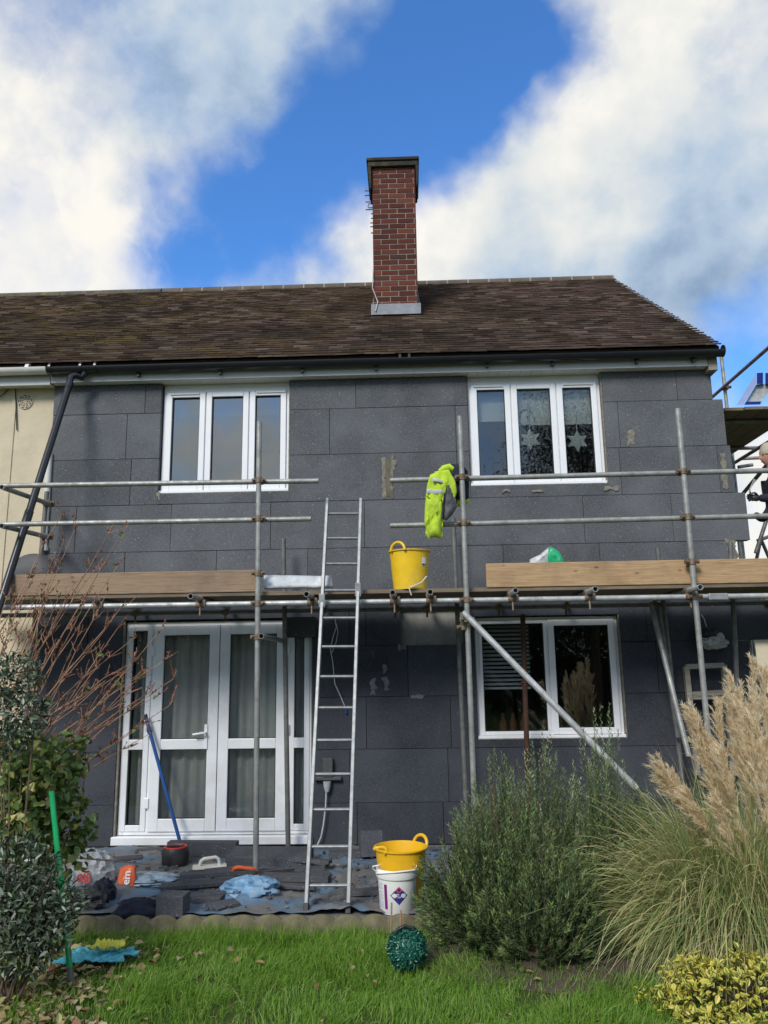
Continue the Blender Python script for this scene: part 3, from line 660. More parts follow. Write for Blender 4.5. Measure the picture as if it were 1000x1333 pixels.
for ring, (ra, rb, nn) in enumerate(((.066,.078,9),(.045,.056,8),(.024,.034,7))):
    for k_ in range(nn):
        a0 = 2*math.pi*k_/nn+ring*.3; a1 = a0+2*math.pi/nn*.68; pts = [(vp.x+rr*math.cos(aa),.0415,vp.z+rr*math.sin(aa)) for rr, aa in ((ra,a0),(rb,a0),(rb,(a0+a1)/2),(rb,a1),(ra,a1),(ra,(a0+a1)/2))]
        v2.add(pts, [(0,1,2,5),(5,2,3,4)])
vv = v_.build('air_vent', M['render'], nb, smooth=40); v2.build('vent_slots', M['gasket'], vv)
d = MB(); d.tube(at(64.5,590,-.02), at(57,712,-.02), .034, 14); d.poly([at(57,711,-.02),at(56.8,717,-.02)],.047,14); d.build('downpipe', M['grey_pvc'], nb, smooth=40, label='white downpipe at the party line')
d = MB(); q = at(-3,520,.03); d.poly([at(-6,520,.03),at(6,512,.03),at(12,505,.04),at(20,505,.04),at(22,560,.04)],.006,6); d.build('cable', M['blackcable'], nb)
# dark round dish standing behind the left toe board
ds = thing('satellite_dish', at(42,760,-.55), 'dark grey round dish showing behind the left toe board in front of cream wall', 'dish')
k = MB(); dc = at(41,757,-.55); k.lathe([(0,.05),(.12,.045),(.22,.028),(.275,.0),(.28,-.004),(.22,.012),(.12,.03),(0,.035)], dc, 36, Matrix.Rotation(math.pi/2,3,'X')); k.build('reflector', M['dish'], ds, smooth=60)
k = MB(); k.tube((dc.x,-.55,dc.z-.2),(dc.x,-.55,2.36),.02,10); k.build('stand', M['galv_dark'], ds)
# ================================================================== SCAFFOLD
scaf = thing('scaffold', (0,-.7,-.06), 'front tube scaffold with guard rails across the house wall', 'scaffold')
R_ = .0242; YS, YR, YI = -1.2, -1.148, -.22
def pipe(p, q, mat='galv', name='tube', open_=True, parent=None, **k):
    m_ = MB(); m_.tube(p, q, R_, 16, wall=.004 if open_ else 0); return m_.build(name, M[mat], parent or scaf, smooth=40, **k)
def coupler(p, ax=V((0,0,1)), par=None, flip=1):
    """right-angle coupler: two split collars with bolt lugs"""
    p = V(p); m_ = MB(); ax = ax.normalized()
    m_.poly([p-ax*.026, p+ax*.026], R_+.009, 12)
    sd = V((0,1,0)).cross(ax).normalized() if abs(ax.y) < .9 else V((1,0,0))
    for s_ in (-1,1):
        c_ = p + sd*s_*(R_+.02); m_.obox(c_, .019,.014,.016); m_.tube(c_+V((0,-.045,0)), c_+V((0,.02,0)), .0075, 6); m_.tube(c_+V((0,-.036,0)), c_+V((0,-.018,0)), .013, 6)
    m_.poly([p+V((-.03,.05,0)), p+V((.03,.05,0))], R_+.008, 12)
    return m_.build('coupler', M['coupler'], par or scaf, smooth=35)
def std(px_top, py_top, px_b, py_b, Y, zb=None, mat='galv', Yb=None):
    a_ = at(px_top,py_top,Y); b_ = at(px_b,py_b,Y if Yb is None else Yb)
    if zb is not None: b_ = a_ + (b_-a_)*((zb-a_.z)/(b_.z-a_.z))
    return pipe(b_, a_, mat, 'standard'), a_, b_
def on(a_, b_, z): return a_ + (b_-a_)*((z-a_.z)/(b_.z-a_.z))
ZL = 2.232                                                    # ledger centre
S = [std(337.5,549,333,1143,YS,-.05), std(598.5,542,617,1030,YS,-.12), std(882,532,919.5,930,YS,-.12)]
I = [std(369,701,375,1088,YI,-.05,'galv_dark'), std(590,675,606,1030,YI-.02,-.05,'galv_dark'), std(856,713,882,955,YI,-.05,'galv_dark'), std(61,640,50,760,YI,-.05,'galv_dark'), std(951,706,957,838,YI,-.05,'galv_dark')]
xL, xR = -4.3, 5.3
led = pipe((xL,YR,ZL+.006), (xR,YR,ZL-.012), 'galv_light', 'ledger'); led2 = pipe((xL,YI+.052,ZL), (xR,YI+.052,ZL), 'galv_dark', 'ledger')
pin = MB(); q = at(934,777,YR); pin.box(q.x-.085,q.x+.085,YR-.034,YR+.03,q.z-.03,q.z+.03); pin.build('sleeve_coupler', M['alu'], led, bevel=.01)
rails = []
for (x0,y0,x1,y1,Y) in ((-90,634,415,626,YR),(-90,684.5,405,675.5,YR),(508,625.5,1100,610,YR),(508,684.5,1100,669,YR)): rails.append(pipe(at(x0,y0,Y), at(x1,y1,Y), 'galv', 'guard_rail'))
for (x0,y0,x1,y1) in ((2,634,64,656),(2,684.5,62,699)): pipe(at(x0,y0,YR-.055), at(x1,y1,YI-.055), 'galv', 'return_rail'); coupler(at(x1-1,y1-1,YI-.03))
for st, zs in ((S[0],(3.353,2.997,ZL)),(S[1],(3.342,2.92,ZL)),(S[2],(3.349,2.932,ZL-.008))):
    for z in zs: coupler(on(st[1],st[2],z), par=st[0])
coupler(on(S[0][1],S[0][2],2.50), par=S[0][0]); coupler(on(S[2][1],S[2][2],2.53), par=S[2][0])
ZT = ZL+.0245*2+.002
tr = [(109,776),(248,772),(399,768),(511,765),(560,765),(671,762),(775,761),(912,763)]
for i, (px,py) in enumerate(tr):
    q = at(px,py,-1.45); m = pipe((q.x,-1.45,ZT), (q.x+.02,-.08,ZT), 'galv_light' if i > 4 else 'galv', 'transom'); c_ = MB()
    c_.poly([(q.x,YR-.03,ZT),(q.x,YR+.03,ZT)],R_+.009,12); c_.poly([(q.x-.03,YR,ZL),(q.x+.03,YR,ZL)],R_+.008,12); c_.obox((q.x+.045,YR-.02,ZL+.01),.014,.02,.03); c_.tube((q.x+.01,YR-.01,ZL-.01),(q.x+.01,YR-.02,ZL-.10),.009,6)
    c_.build('coupler', M['coupler'], m, smooth=35); c_ = MB(); c_.poly([(q.x-.028,YI+.052,ZL),(q.x+.028,YI+.052,ZL)],R_+.009,12); c_.tube((q.x,YI+.05,ZL-.02),(q.x,YI+.05,ZL-.09),.011,6); c_.build('coupler', M['coupler'], m, smooth=35)
q = at(340,828,YS-.14); e_ = at(372,831,YI); m = pipe((q.x,YS-.14,q.z),(q.x-.01,YI+.15,q.z-.01),'galv','transom'); coupler((on(S[0][1],S[0][2],q.z)), par=S[0][0])
# raking tube, wall braces and rusty prop
rk0, rk1 = at(603,797,YS-.09), at(829,1027,YS-.45); rk2 = rk0 + (rk1-rk0)*1.0
m_ = MB(); m_.tube(rk0, rk2, R_*1.12, 16, wall=.004); m_.build('raker', M['galv_light'], scaf, smooth=40)
for p in (at(608,806,YS-.06), at(604,816,YS)): coupler(p)
pipe(at(848,788,-.35), at(897,985,-.75), 'galv', 'brace'); pipe(at(857,790,-.3), at(883,960,-.3), 'galv_dark', 'brace')
rp = thing('rusty_prop', at(686,1005,-.3), 'rust-brown steel prop standing in front of the lower right window', 'prop')
m_ = MB(); a_, b_ = at(680.5,800,-.3), at(687,1003,-.3); m_.tube(b_, a_, .025, 14); m_.build('tube', M['rust_tube'], rp, smooth=40)
m_ = MB(); c_ = b_; m_.tube((c_.x,c_.y,-.06),c_,.019,12); m_.box(c_.x-.07,c_.x+.07,c_.y-.07,c_.y+.07,-.06,-.052); c_ = a_.lerp(b_,.45); m_.poly([c_+V((0,0,.03)),c_-V((0,0,.03))],.034,14); m_.tube(c_+V((-.07,-.03,0)),c_+V((.05,-.03,.01)),.007,6); m_.build('screw_collar', M['rust_tube'], rp, smooth=40)
# deck boards (38 mm), toe boards
ZD = ZT+.0245; ordn = ['outermost','second','third','fourth','innermost']
for half, (xa, xb) in enumerate(((-4.3,-.15),(-.146,5.2))):
    for k in range(5):
        y0 = YR+.04+k*.178; bx = MB(); bx.box(xa, xb, y0, y0+.172, ZD+.0005, ZD+.036)
        o = bx.build('scaffold_board', M['deck'], None, '%s scaffold deck board of the %s run, counted from the lawn side' % (ordn[k], ('left','right')[half]), 'scaffold board', 'scaffold deck boards laid flat', bevel=.003)
        e = MB()
        for x in (xa, xb): e.box(x-.002, x+.002, y0+.002, y0+.17, ZD+.002, ZD+.0345)
        e.build('end_band', M['galv_dark'], o)
ZB = ZD+.036
def toe(x0, x1, zt, mat, label, ztr=None):
    b_ = MB(); ztr = zt if ztr is None else ztr; y0, y1 = YR+.028, YR+.064
    b_.add([(x0,y0,ZB),(x1,y0,ZB),(x1,y1,ZB),(x0,y1,ZB),(x0,y0,zt),(x1,y0,ztr),(x1,y1,ztr),(x0,y1,zt)], [(0,3,2,1),(4,5,6,7),(0,1,5,4),(1,2,6,5),(2,3,7,6),(3,0,4,7)])
    return b_.build('toe_board', M[mat], None, label, 'toe board', 'toe boards on edge along the deck', bevel=.004)
toe(-3.62, -1.372, at(20,748,YR+.028).z, 'timber_grey', 'long brown weathered toe board on edge at the left of the deck', at(333,741,YR).z)
toe(at(633,735,YR).x, 5.0, at(633,733,YR).z, 'timber', 'pale yellow timber toe board on edge at the right of the deck', at(633,733,YR).z)
# printed foil strip on the deck beside the left toe board
f = MB(); p0,p1,p2,p3 = at(343,766,YR+.05),at(433,764,YR+.05),at(432,751,YR+.12),at(344,750,YR+.12); N_ = 14; vs = []
for i in range(N_+1):
    for j in range(5):
        q = (p0.lerp(p1,i/N_)).lerp(p3.lerp(p2,i/N_), j/4); q += V((0,-1,.3))*noise.noise(q*9)*.02; q.z = max(q.z, ZB+.006); vs.append(q)
f.add(vs, [(i*5+j,(i+1)*5+j,(i+1)*5+j+1,i*5+j+1) for i in range(N_) for j in range(4)]); f.build('foil_wrap', M['silver'], None, 'crumpled silvery wrapped strip lying on the deck beside the ladder', 'wrapping', smooth=60, solid=.03)
# green and white bag behind the right toe board
gb = thing('compound_bag', at(713,735,-.9), 'green and white bag poking up behind the right toe board', 'bag')
k = MB(); k.puff([at(x,y,-.9) for x,y in ((688,742),(690,728),(703,722),(714,712),(719,714),(719,742))], .09, .02, 14, 3); k.build('bag_side', M['white_bag'], gb, smooth=60)
k = MB(); k.puff([at(x,y,-.93) for x,y in ((709,726),(712,713),(717,711.5),(727,718),(735,729),(736,742),(712,742))], .08, .015, 14, 5); k.build('bag_front', M['green_bag'], gb, smooth=60)
# ================================================================== LADDER
lad = thing('ladder', onz(425,1190,-.06), 'aluminium ladder leaning on the scaffold ledger', 'ladder')
LB = onz(398.5,1189,-.055), onz(453,1191,-.055); LT = at(426.5,650,-.93), at(470,650,-.93)
LB[1].y = LB[0].y; LB[1].x = onz(453,1191,-.055).x
for b_, t_ in zip(LB, LT):
    ax = (t_-b_).normalized(); sd = V((1,0,0)); nn = sd.cross(ax).normalized(); Rm = Matrix((sd-ax*sd.dot(ax), ax, nn)).transposed(); Rm = Matrix([[Rm[i][j] for j in range(3)] for i in range(3)])
    m_ = MB(); m_.obox((b_+t_)/2, .014, (t_-b_).length/2, .033, Rm); st_ = m_.build('stile', M['alu'], lad, bevel=.005)
    m_ = MB(); m_.obox(b_+ax*.03, .019, .035, .038, Rm); m_.build('rubber_foot', M['black_plastic'], st_, bevel=.004)
for k in range(13):
    t_ = .052 + k*.0752; p_, q_ = LB[0].lerp(LT[0],t_), LB[1].lerp(LT[1],t_); m_ = MB(); m_.poly([p_,q_],.0165,8,squash=.8); m_.build('rung', M['alu'], lad, smooth=50)
m_ = MB()
for s_ in (0,1):
    q = LB[s_].lerp(LT[s_], .70+.03*s_); m_ = MB(); m_.obox(q+V((.0,-.02,0)),.026,.02,.06); m_.build('ladder_clamp', M['alu'], lad, bevel=.005)
# ================================================================== TUBS AND PAIL
def tub(name, c, r0, r1, h, mat, label, loops, lab=False, tilt=0):
    th = thing(name, c, label, 'tub', None); k = MB(); c = V(c)
    k.lathe([(0,.012),(r0*.9,.012),(r0*.97,.006),(r0,.0),(r0,0.012),(r0+(r1-r0)*.5,h*.5),(r1,h),(r1+.012,h+.002),(r1+.013,h+.012),(r1-.002,h+.014),(r1-.006,h-.002),(r0+(r1-r0)*.5-.005,h*.5),(r0-.006,.02),(0,.02)], c, 40)
    k.build('body', M[mat], th, smooth=50)
    for ang, lean, hh in loops:
        d_ = V((math.cos(ang), math.sin(ang), 0)); s_ = V((-d_.y, d_.x, 0)); o_ = c + d_*(r1+.004) + V((0,0,h)); pts = []
        for j in range(13):
            a_ = math.pi*j/12; pts.append(o_ + s_*math.cos(a_)*.075 + V((0,0,1))*(math.sin(a_)*hh) + d_*math.sin(a_)*lean)
        k = MB(); k.poly(pts, .013, 10); k.build('handle', M[mat], th, smooth=60)
    return th
tc = at(534,767,-.98); tc.z = ZB
t1 = tub('flexible_tub', tc, .150, .182, .345, 'yellow_tub', 'bright yellow flexible tub standing on the scaffold deck', ((math.radians(236),.0,.075),(math.radians(56),.07,.0)))
k = MB(); a0 = math.radians(-52)
def cylpt(c, r, ang, z): return V((c[0]+r*math.cos(ang), c[1]+r*math.sin(ang), c[2]+z))
def cylpatch(mb, c, rf, a0, a1, z0, z1, n=8):
    vs = []
    for i in range(n+1):
        a_ = a0+(a1-a0)*i/n; vs += [cylpt(c, rf(z0), a_, z0), cylpt(c, rf(z1), a_, z1)]
    mb.add(vs, [(2*i,2*i+2,2*i+3,2*i+1) for i in range(n)])
rf1 = lambda z: .150+.032*z/.345+.002
cylpatch(k, tc, rf1, math.radians(-50), math.radians(-32), .205, .285); kk = k.build('sticker', M['label_white'], t1)
k = MB(); cylpatch(k, tc, lambda z: rf1(z)+.001, math.radians(-49), math.radians(-40), .21, .228); cylpatch(k, tc, lambda z: rf1(z)+.001, math.radians(-38), math.radians(-33), .21, .228); k.build('sticker_print', M['label_blue'], kk)
k = MB(); k.poly([tc+V((.15,-.12,.11)),tc+V((.10,-.16,.05)),tc+V((.03,-.165,.02)),tc+V((-.01,-.17,.008)),tc+V((.01,-.17,-.06))],.007,8); k.build('cord', M['cable'], t1, smooth=60)
tg = onz(523,1150,-.055); tg.x = at(522,1130,-1.9).x; tg.y = -1.85
t2 = tub('flexible_tub', tg, .150, .190, .385, 'yellow_tub2', 'amber yellow empty tub on the ground behind the white pail', ((math.radians(40),.02,.062),(math.radians(214),-.05,.02)))
pc = V((at(517.5,1170,-2.02).x, -2.02, -.055))
pl = thing('paint_pail', pc, 'white plastic pail with blue diamond sticker standing in front of the yellow tub', 'pail')
k = MB(); PH = .295; k.lathe([(0,.0),(.122,.0),(.127,.006),(.141,PH-.06),(.150,PH-.058),(.153,PH-.05),(.153,PH-.012),(.149,PH-.008),(.149,PH),(.146,PH+.004),(.141,PH),(.124,.02),(0,.015)], pc, 44); k.build('body', M['white_plastic'], pl, smooth=40)
rfp = lambda z: .127+.0142*z/(PH-.06)+.0012
k = MB(); k.poly([cylpt(pc,.158,math.radians(a_),PH-.03+.035*math.sin(math.radians((a_-200)*1.0)*1)) for a_ in range(200,345,9)], .006, 8)
k.poly([cylpt(pc,.156,math.radians(195),PH-.02),cylpt(pc,.18,math.radians(198),PH+.0),cylpt(pc,.185,math.radians(202),PH+.02),cylpt(pc,.15,math.radians(212),PH+.03)],.005,8); k.build('handle', M['white_plastic'], pl, smooth=60)
LA = math.radians(-84); LZ = .135
def oncyl(u, v, lift=0): return cylpt(pc, rfp(LZ+v)+lift, LA+u/.134, LZ+v)
k = MB(); h_ = .062; k.add([oncyl(-h_,0),oncyl(-h_/2,-h_/2),oncyl(0,-h_),oncyl(h_/2,-h_/2),oncyl(h_,0),oncyl(h_/2,h_/2),oncyl(0,h_),oncyl(-h_/2,h_/2),oncyl(0,0,.001)], [(i,(i+1) % 8,8) for i in range(8)]); dmd = k.build('sticker', M['label_blue'], pl)
k = MB(); k.add([oncyl(-h_*.42,h_*.58,.0012),oncyl(0,h_*.3,.0014),oncyl(h_*.42,h_*.58,.0012),oncyl(0,h_*1.0,.0012)], [(0,1,2,3)]); k.build('red_tip', M['label_red'], dmd)
vs, fs = text_geo('ATLAS', .034, False); k = MB(); k.add([oncyl(v_.x*.82, v_.y*1.15-.002, .0016) for v_ in vs], fs); k.build('lettering', M['label_white'], dmd)
k = MB(); cylpatch(k, pc, rfp, math.radians(-131), math.radians(-121), .04, .205); k.build('purple_stripe', M['label_purple'], pl)
k = MB()
for z, a_, b_ in ((.205,-165,-137),(.19,-166,-140),(.175,-165,-138),(.15,-160,-139),(.13,-150,-138),(.11,-158,-139),(.08,-150,-137),(.065,-160,-137),(.05,-158,-140)): cylpatch(k, pc, rfp, math.radians(a_), math.radians(b_), z-.005, z+.005)
k.build('faint_print', M['label_pale'], pl)
# ================================================================== JACKET on the guard rail
jk = thing('jacket', at(580,640,YR-.04), 'yellow hi-vis and navy work jacket hanging on the guard rail', 'jacket')
Yj = YR-.075
def px(pts, Y): return [at(x,y,Y) for x,y in pts]
def dens(pts, k=3):
    out = []
    for i in range(len(pts)):
        a_, b_ = pts[i], pts[(i+1) % len(pts)]
        for j in range(k): out.append((a_[0]+(b_[0]-a_[0])*j/k, a_[1]+(b_[1]-a_[1])*j/k))
    return out
k = MB(); k.puff(px(dens(((572,613),(580,620),(579,636),(576,655),(576.5,672),(577,684),(575,690),(576.5,696),(574,701),(566,699.5),(558,701),(553.5,694),(555,688),(552.5,683),(553,665),(554,648),(556,632),(560,618)),2), Yj-.01), .05, .022, 17, 7); k.build('sleeve', M['hivis'], jk, smooth=60)
k = MB(); k.puff(px(dens(((566,614),(576,612),(584,609),(587,616),(593,627),(595,640),(592,650),(587,641),(583,630),(580,640),(578,655),(574,660),(570,640),(566,628))), Yj-.015), .035, .012, 22, 2); k.build('front_panel', M['hivis'], jk, smooth=60)
k = MB(); k.puff(px(dens(((581,626),(585,630),(589,640),(594,650),(595,660),(589,670),(581,678),(577,676),(578,655))), Yj-.025), .035, .012, 26, 4); k.build('lining', M['lining'], jk, smooth=60)
k = MB(); k.poly(px(((580,630),(579,642),(577.5,656),(576.5,676)), Yj-.045), .007, 6); k.poly(px(((556,646),(561,650),(568,648),(576,652)), Yj-.05), .004, 6); k.build('zip', M['navy'], jk, smooth=60)  # zip line, plus a dark strand standing in for the sleeve crease shade
k = MB(); k.poly(px(((572,614),(578,610),(585,608),(590,611)), Yj-.01), [.02,.032,.032,.02], 10); k.build('collar', M['hivis'], jk, smooth=60)
k = MB(); k.puff(px(dens(((583,611),(588,604),(597,603),(604,607),(609,613),(611,630),(610.5,648),(607,657),(598,660),(592,652),(590,630))), YR+.045), .045, .012, 18, 6); k.build('navy_shoulder', M['navy'], jk, smooth=60)
k = MB(); k.puff(px(dens(((595,651),(603,654),(611,649),(610.5,654),(603,660),(595,659))), YR+.04), .05, .004, 18, 6); k.build('navy_sleeve_cuff', M['hivis'], jk, smooth=60)
k = MB(); k.puff(px(dens(((555.5,636),(566,638),(577,637),(577,643),(566,644),(555,642)),2), Yj-.052), .012, .004, 20, 3); k.build('reflective_band', M['reflect'], jk, smooth=60)
k = MB(); k.puff(px(dens(((563,622),(570,622.5),(577,626),(577,629),(570,628),(563,627))), Yj-.058), .012, 0); k.build('shoulder_band', M['reflect'], jk, smooth=60)
# ================================================================== WALL FITTINGS
so = thing('outdoor_socket', at(425,1014,-.01), 'grey outdoor socket box on the wall behind the ladder with a white cable hanging', 'socket')
k = MB(); a_ = at(427,1003,-.03); k.obox((a_.x,-.035,a_.z+.03),.05,.03,.09); k.obox((a_.x,-.03,a_.z-.075),.135,.025,.018); k.build('box', M['dish'], so, bevel=.008)
k = MB(); a_ = at(426,1024,-.04); k.lathe([(0,.0),(.02,0),(.035,.05),(.04,.1),(0,.1)], (a_.x,-.045,a_.z-.05), 16); k.build('plug', M['reflect'], so, smooth=40)
k = MB(); k.poly([at(x,y,-.05) for x,y in ((425,1028),(424,1050),(421,1075),(418,1090),(412,1103))],.008,8); k.build('cable', M['cable'], so, smooth=60)
wi = MB(); wi.poly([at(x,y,-.02) for x,y in ((436,806),(438,816),(434,828),(430,845),(433,860),(436,890),(445,910),(450,922))],.006,6); wi.poly([at(x,y,-.02) for x,y in ((438,812),(440,822),(438,835),(432,850))],.005,6)
wo = wi.build('loose_wires', M['cable'], None, 'thin loose wires hanging from the wall behind the ladder', 'wires', smooth=60); k = MB(); q = at(450,922,-.02); k.tube(q,at(451,929,-.02),.013,8); k.build('wire_connector', M['blue_pole'], wo)
wl = thing('wrapped_lamp', at(926,832,-.06), 'plastic-wrapped outdoor lamp hanging by its wire on the dark right wall', 'lamp')
k = MB(); k.blob(at(922,826,-.08), (.10,.07,.075), .3, 2.5, 3); k.build('lamp_head', M['black_plastic'], wl, smooth=60)
k = MB(); k.blob(at(928,836,-.10), (.13,.07,.06), .55, 2.8, 8, ridge=True); k.blob(at(936,831,-.10), (.05,.04,.05), .5, 3, 5, ridge=True); k.build('plastic_wrap', M['white_bag'], wl, smooth=60)
k = MB(); k.poly([at(x,y,-.03) for x,y in ((913,800),(917,806),(920,816),(919,822))],.006,6); k.build('wire', M['cable'], wl)
k = MB(); q0, q1 = at(374,830,-.08), at(411,803,-.08); k.box(q0.x,q1.x,-.12,-.009,q0.z,q1.z); k.build('insulation_block', M['eps_cut'], None, 'black square insulation block fixed above the right side light of the glazed door', 'insulation block', bevel=.006)
of = thing('old_window_frame', at(915,935,-.2), 'old bare wooden window frame leaning on the dark wall at the right', 'window frame')
k = MB()
def bar(mb, a_, b_, r=.025, d_=.03):
    ax = (b_-a_).normalized(); sd = ax.cross(V((0,1,0))).normalized(); mb.obox((a_+b_)/2, r, (b_-a_).length/2, d_, Matrix((sd, ax, sd.cross(ax))).transposed())
for a_, b_ in (((893,868),(908,1010)),((942,866),(958,1010)),((893,868),(942,866)),((899,904),(947,901)),((908,1008),(957,1006))): bar(k, at(*a_,-.14), at(*b_,-.30) if b_[1] > 950 else at(*b_,-.14))
k.build('frame', M['oldwood'], of, bevel=.004); k = MB(); bar(k, at(898,909,-.16), at(946,908,-.16), .012,.02); k.build('glazing_bar', M['oldwood'], of)
k = MB(); a_ = at(961,838,.2); k.box(a_.x-.06,a_.x+.07,.16,.28,-.14,a_.z); k.build('timber_post', M['oldwood'], None, 'grey square timber gate post at the right corner of the house', 'post', bevel=.006)
k = MB(); k.tube(at(970,838,.3), at(1006,930,.3), .03, 12); k.build('waste_pipe', M['black_pvc'], None, 'black sloping pipe beside the timber post', 'pipe', smooth=40)
# ================================================================== PATIO CLUTTER
random.seed(31)
tp = MB(); NX, NY = 150, 70; vs = []; xa, xb, ya, yb = -3.05, .55, -2.13, -.10
heap = [(onz(322,1168,-.05),.17,.085),(onz(120,1165,-.05),.25,.06),(onz(445,1185,-.05),.2,.03),(onz(180,1110,-.05),.3,.025)]
for j in range(NY+1):
    for i in range(NX+1):
        u_, v_ = i/NX, j/NY; x = xa+(xb-xa)*u_; y = ya+(yb-ya)*v_ + (noise.noise(V((x*3,0,1)))*.05 if j == 0 else 0)
        x += noise.noise(V((0,y*3,4)))*.06*(1 if i in (0,NX) else 0)
        z = .004+abs(noise.noise(V((x*2.2,y*2.2,2))))*.022 + .016*max(0,1-abs(noise.noise(V((x*1.6,y*3.4,9))))*9) + .012*max(0,1-abs(noise.noise(V((x*3.1+4,y*1.9,19))))*10) + abs(noise.noise(V((x*8,y*8,5))))*.010 + max(0,noise.noise(V((x*1.1+3,y*4,7)))-.1)*.03
        for c_, r_, h_ in heap: z += h_*math.exp(-((x-c_.x)**2+(y-c_.y)**2*1.6)/(r_*r_))*(1+.5*noise.noise(V((x*14,y*14,1))))
        vs.append((x,y,-.058+z))
tp.add(vs, [(j*(NX+1)+i, j*(NX+1)+i+1, (j+1)*(NX+1)+i+1, (j+1)*(NX+1)+i) for j in range(NY) for i in range(NX)])
tp.build('tarpaulin', M['tarp'], None, 'muddy blue tarpaulin spread over the patio', 'tarpaulin', smooth=70)
k = MB(); q = onz(325,1168,-.05); k.blob(q+V((0,.02,.05)), (.21,.14,.085), .34, 2.0, 4, nu=40, nv=22, ridge=True, flat=-.05); k.build('tarpaulin_bundle', M['tarp_clean'], None, 'bunched pale blue sheeting around the foot of the left scaffold pole', 'sheeting', smooth=50)
def offcut(px_, py_, sx, sy, sz, rot, label, tilt=0, lift=0, mat='eps_cut'):
    c_ = onz(px_, py_, -.03); k = MB(); Rm = Matrix.Rotation(math.radians(rot),3,'Z') @ Matrix.Rotation(math.radians(tilt),3,'X')
    k.obox((c_.x, c_.y, -.045+sz/2+lift), sx/2, sy/2, sz/2, Rm); k.build('insulation_offcut', M[mat], None, label, 'insulation offcut', 'insulation offcuts on the tarpaulin', bevel=.004)
offcut(264,1112,.66,.10,.13,-3,'long black insulation offcut lying against the glazed door sill',0,.0)
offcut(352,1122,.72,.34,.085,-4,'thick grey insulation slab behind the left scaffold pole',4,.015)
offcut(262,1154,.62,.11,.03,16,'thin dark strip of insulation pointing left beside the orange saw',3,.02)
offcut(283,1147,.60,.12,.035,13,'dark insulation strip lying on the thin strip beside the saw',-3,.055)
offcut(258,1171,.38,.13,.045,-4,'flat grey insulation piece in front of the thin strips',0,.0)
offcut(225,1187,.20,.15,.14,-4,'small grey insulation cube near the lawn edging',0,0)
offcut(385,1147,.56,.12,.045,-6,'narrow grey insulation strip between the left pole and the ladder',0,.02)
offcut(375,1136,.62,.12,.03,9,'dark insulation strip under the thick slab left of the ladder',0,.015)
offcut(300,1135,.42,.14,.03,22,'ragged dark insulation scrap in front of the long block',5,.01)
offcut(452,1113,.34,.14,.05,6,'dark insulation scrap at the wall behind the ladder foot',0,0)
offcut(483,1113,.20,.16,.22,12,'black upright insulation piece left of the amber tub',-14,0)
offcut(335,1160,.30,.09,.03,-20,'short dark insulation sliver beside the bunched blue sheeting',4,.03)
offcut(415,1138,.18,.12,.03,30,'small grey insulation chip behind the ladder',0,0)
offcut(470,1163,.26,.12,.03,8,'flat pale chip of insulation right of the ladder foot',0,.01)
offcut(206,1107,.40,.10,.035,-2,'dark thin insulation strip at the left end of the door sill',0,.0)
offcut(300,1166,.70,.07,.025,24,'long thin loose insulation strip slanting up towards the left scaffold pole',4,.03)
offcut(395,1128,.50,.09,.03,-14,'long thin loose insulation strip slanting down to the ladder foot',-5,.05)
offcut(365,1156,.58,.08,.025,-9,'narrow loose insulation strip in front of the left scaffold pole',3,.02)
offcut(160,1120,.34,.10,.03,20,'loose insulation scrap near the left end of the door sill',4,.01)
offcut(430,1176,.30,.07,.025,-24,'thin loose insulation sliver between the ladder feet',3,.0)
offcut(290,1178,.22,.12,.03,35,'small loose insulation scrap near the edging left of the ladder',3,.0)
rng = np.random.default_rng(90); n_ = 520; X = rng.uniform(-2.9,.4,n_); Y = rng.uniform(-2.05,-.2,n_); cr = MB()
for x, y in zip(X, Y):
    r_ = abs(random.gauss(.006,.005))+.003; cr.cm = 0 if random.random() < .62 else (1 if random.random() < .7 else 2)
    cr.obox((x,y,-.035+random.uniform(0,.012)), r_*random.uniform(.7,2), r_, r_*.5, Matrix.Rotation(random.uniform(0,3),3,'Z') @ Matrix.Rotation(random.uniform(-.5,.5),3,'X'))
cr.build('rubble_crumbs', [M['eps_cut'], M['concrete'], M['white_smear']], None, 'small crumbs of insulation and rubble strewn over the tarpaulin', 'rubble', kind='stuff')
# drum with a red ring
q = onz(228,1126,-.05); dr = thing('cable_drum', q, 'black drum with a red ring on top standing before the glazed door', 'drum')
k = MB(); k.lathe([(0,0),(.105,0),(.118,.02),(.118,.13),(.105,.15),(0,.15)], q, 26); k.build('body', M['black_plastic'], dr, smooth=40)
k = MB(); k.poly([cylpt(q,.092,math.radians(a_),.152) for a_ in range(0,361,15)],.011,8); k.build('ring', M['red'], dr, smooth=60); k = MB(); k.box(q.x-.07,q.x+.07,q.y-.014,q.y+.014,q.z+.15,q.z+.17); k.build('grip', M['black_plastic'], dr, bevel=.005)
# plastering float
q = onz(273,1130,-.03); Rm = Matrix.Rotation(math.radians(14),3,'Z'); fl = thing('plastering_float', q, 'off-white plastering float lying face down with handle up', 'float')
k = MB(); k.obox(q+V((0,0,.012)),.145,.06,.010,Rm); k.build('blade', M['trowel_steel'], fl, bevel=.004)
k = MB(); k.poly([q+Rm@V(p_) for p_ in ((-.085,0,.02),(-.075,0,.06),(-.05,0,.078),(.05,0,.085),(.075,0,.07),(.085,0,.02))],.015,10); k.build('handle', M['trowel_steel'], fl, smooth=60)
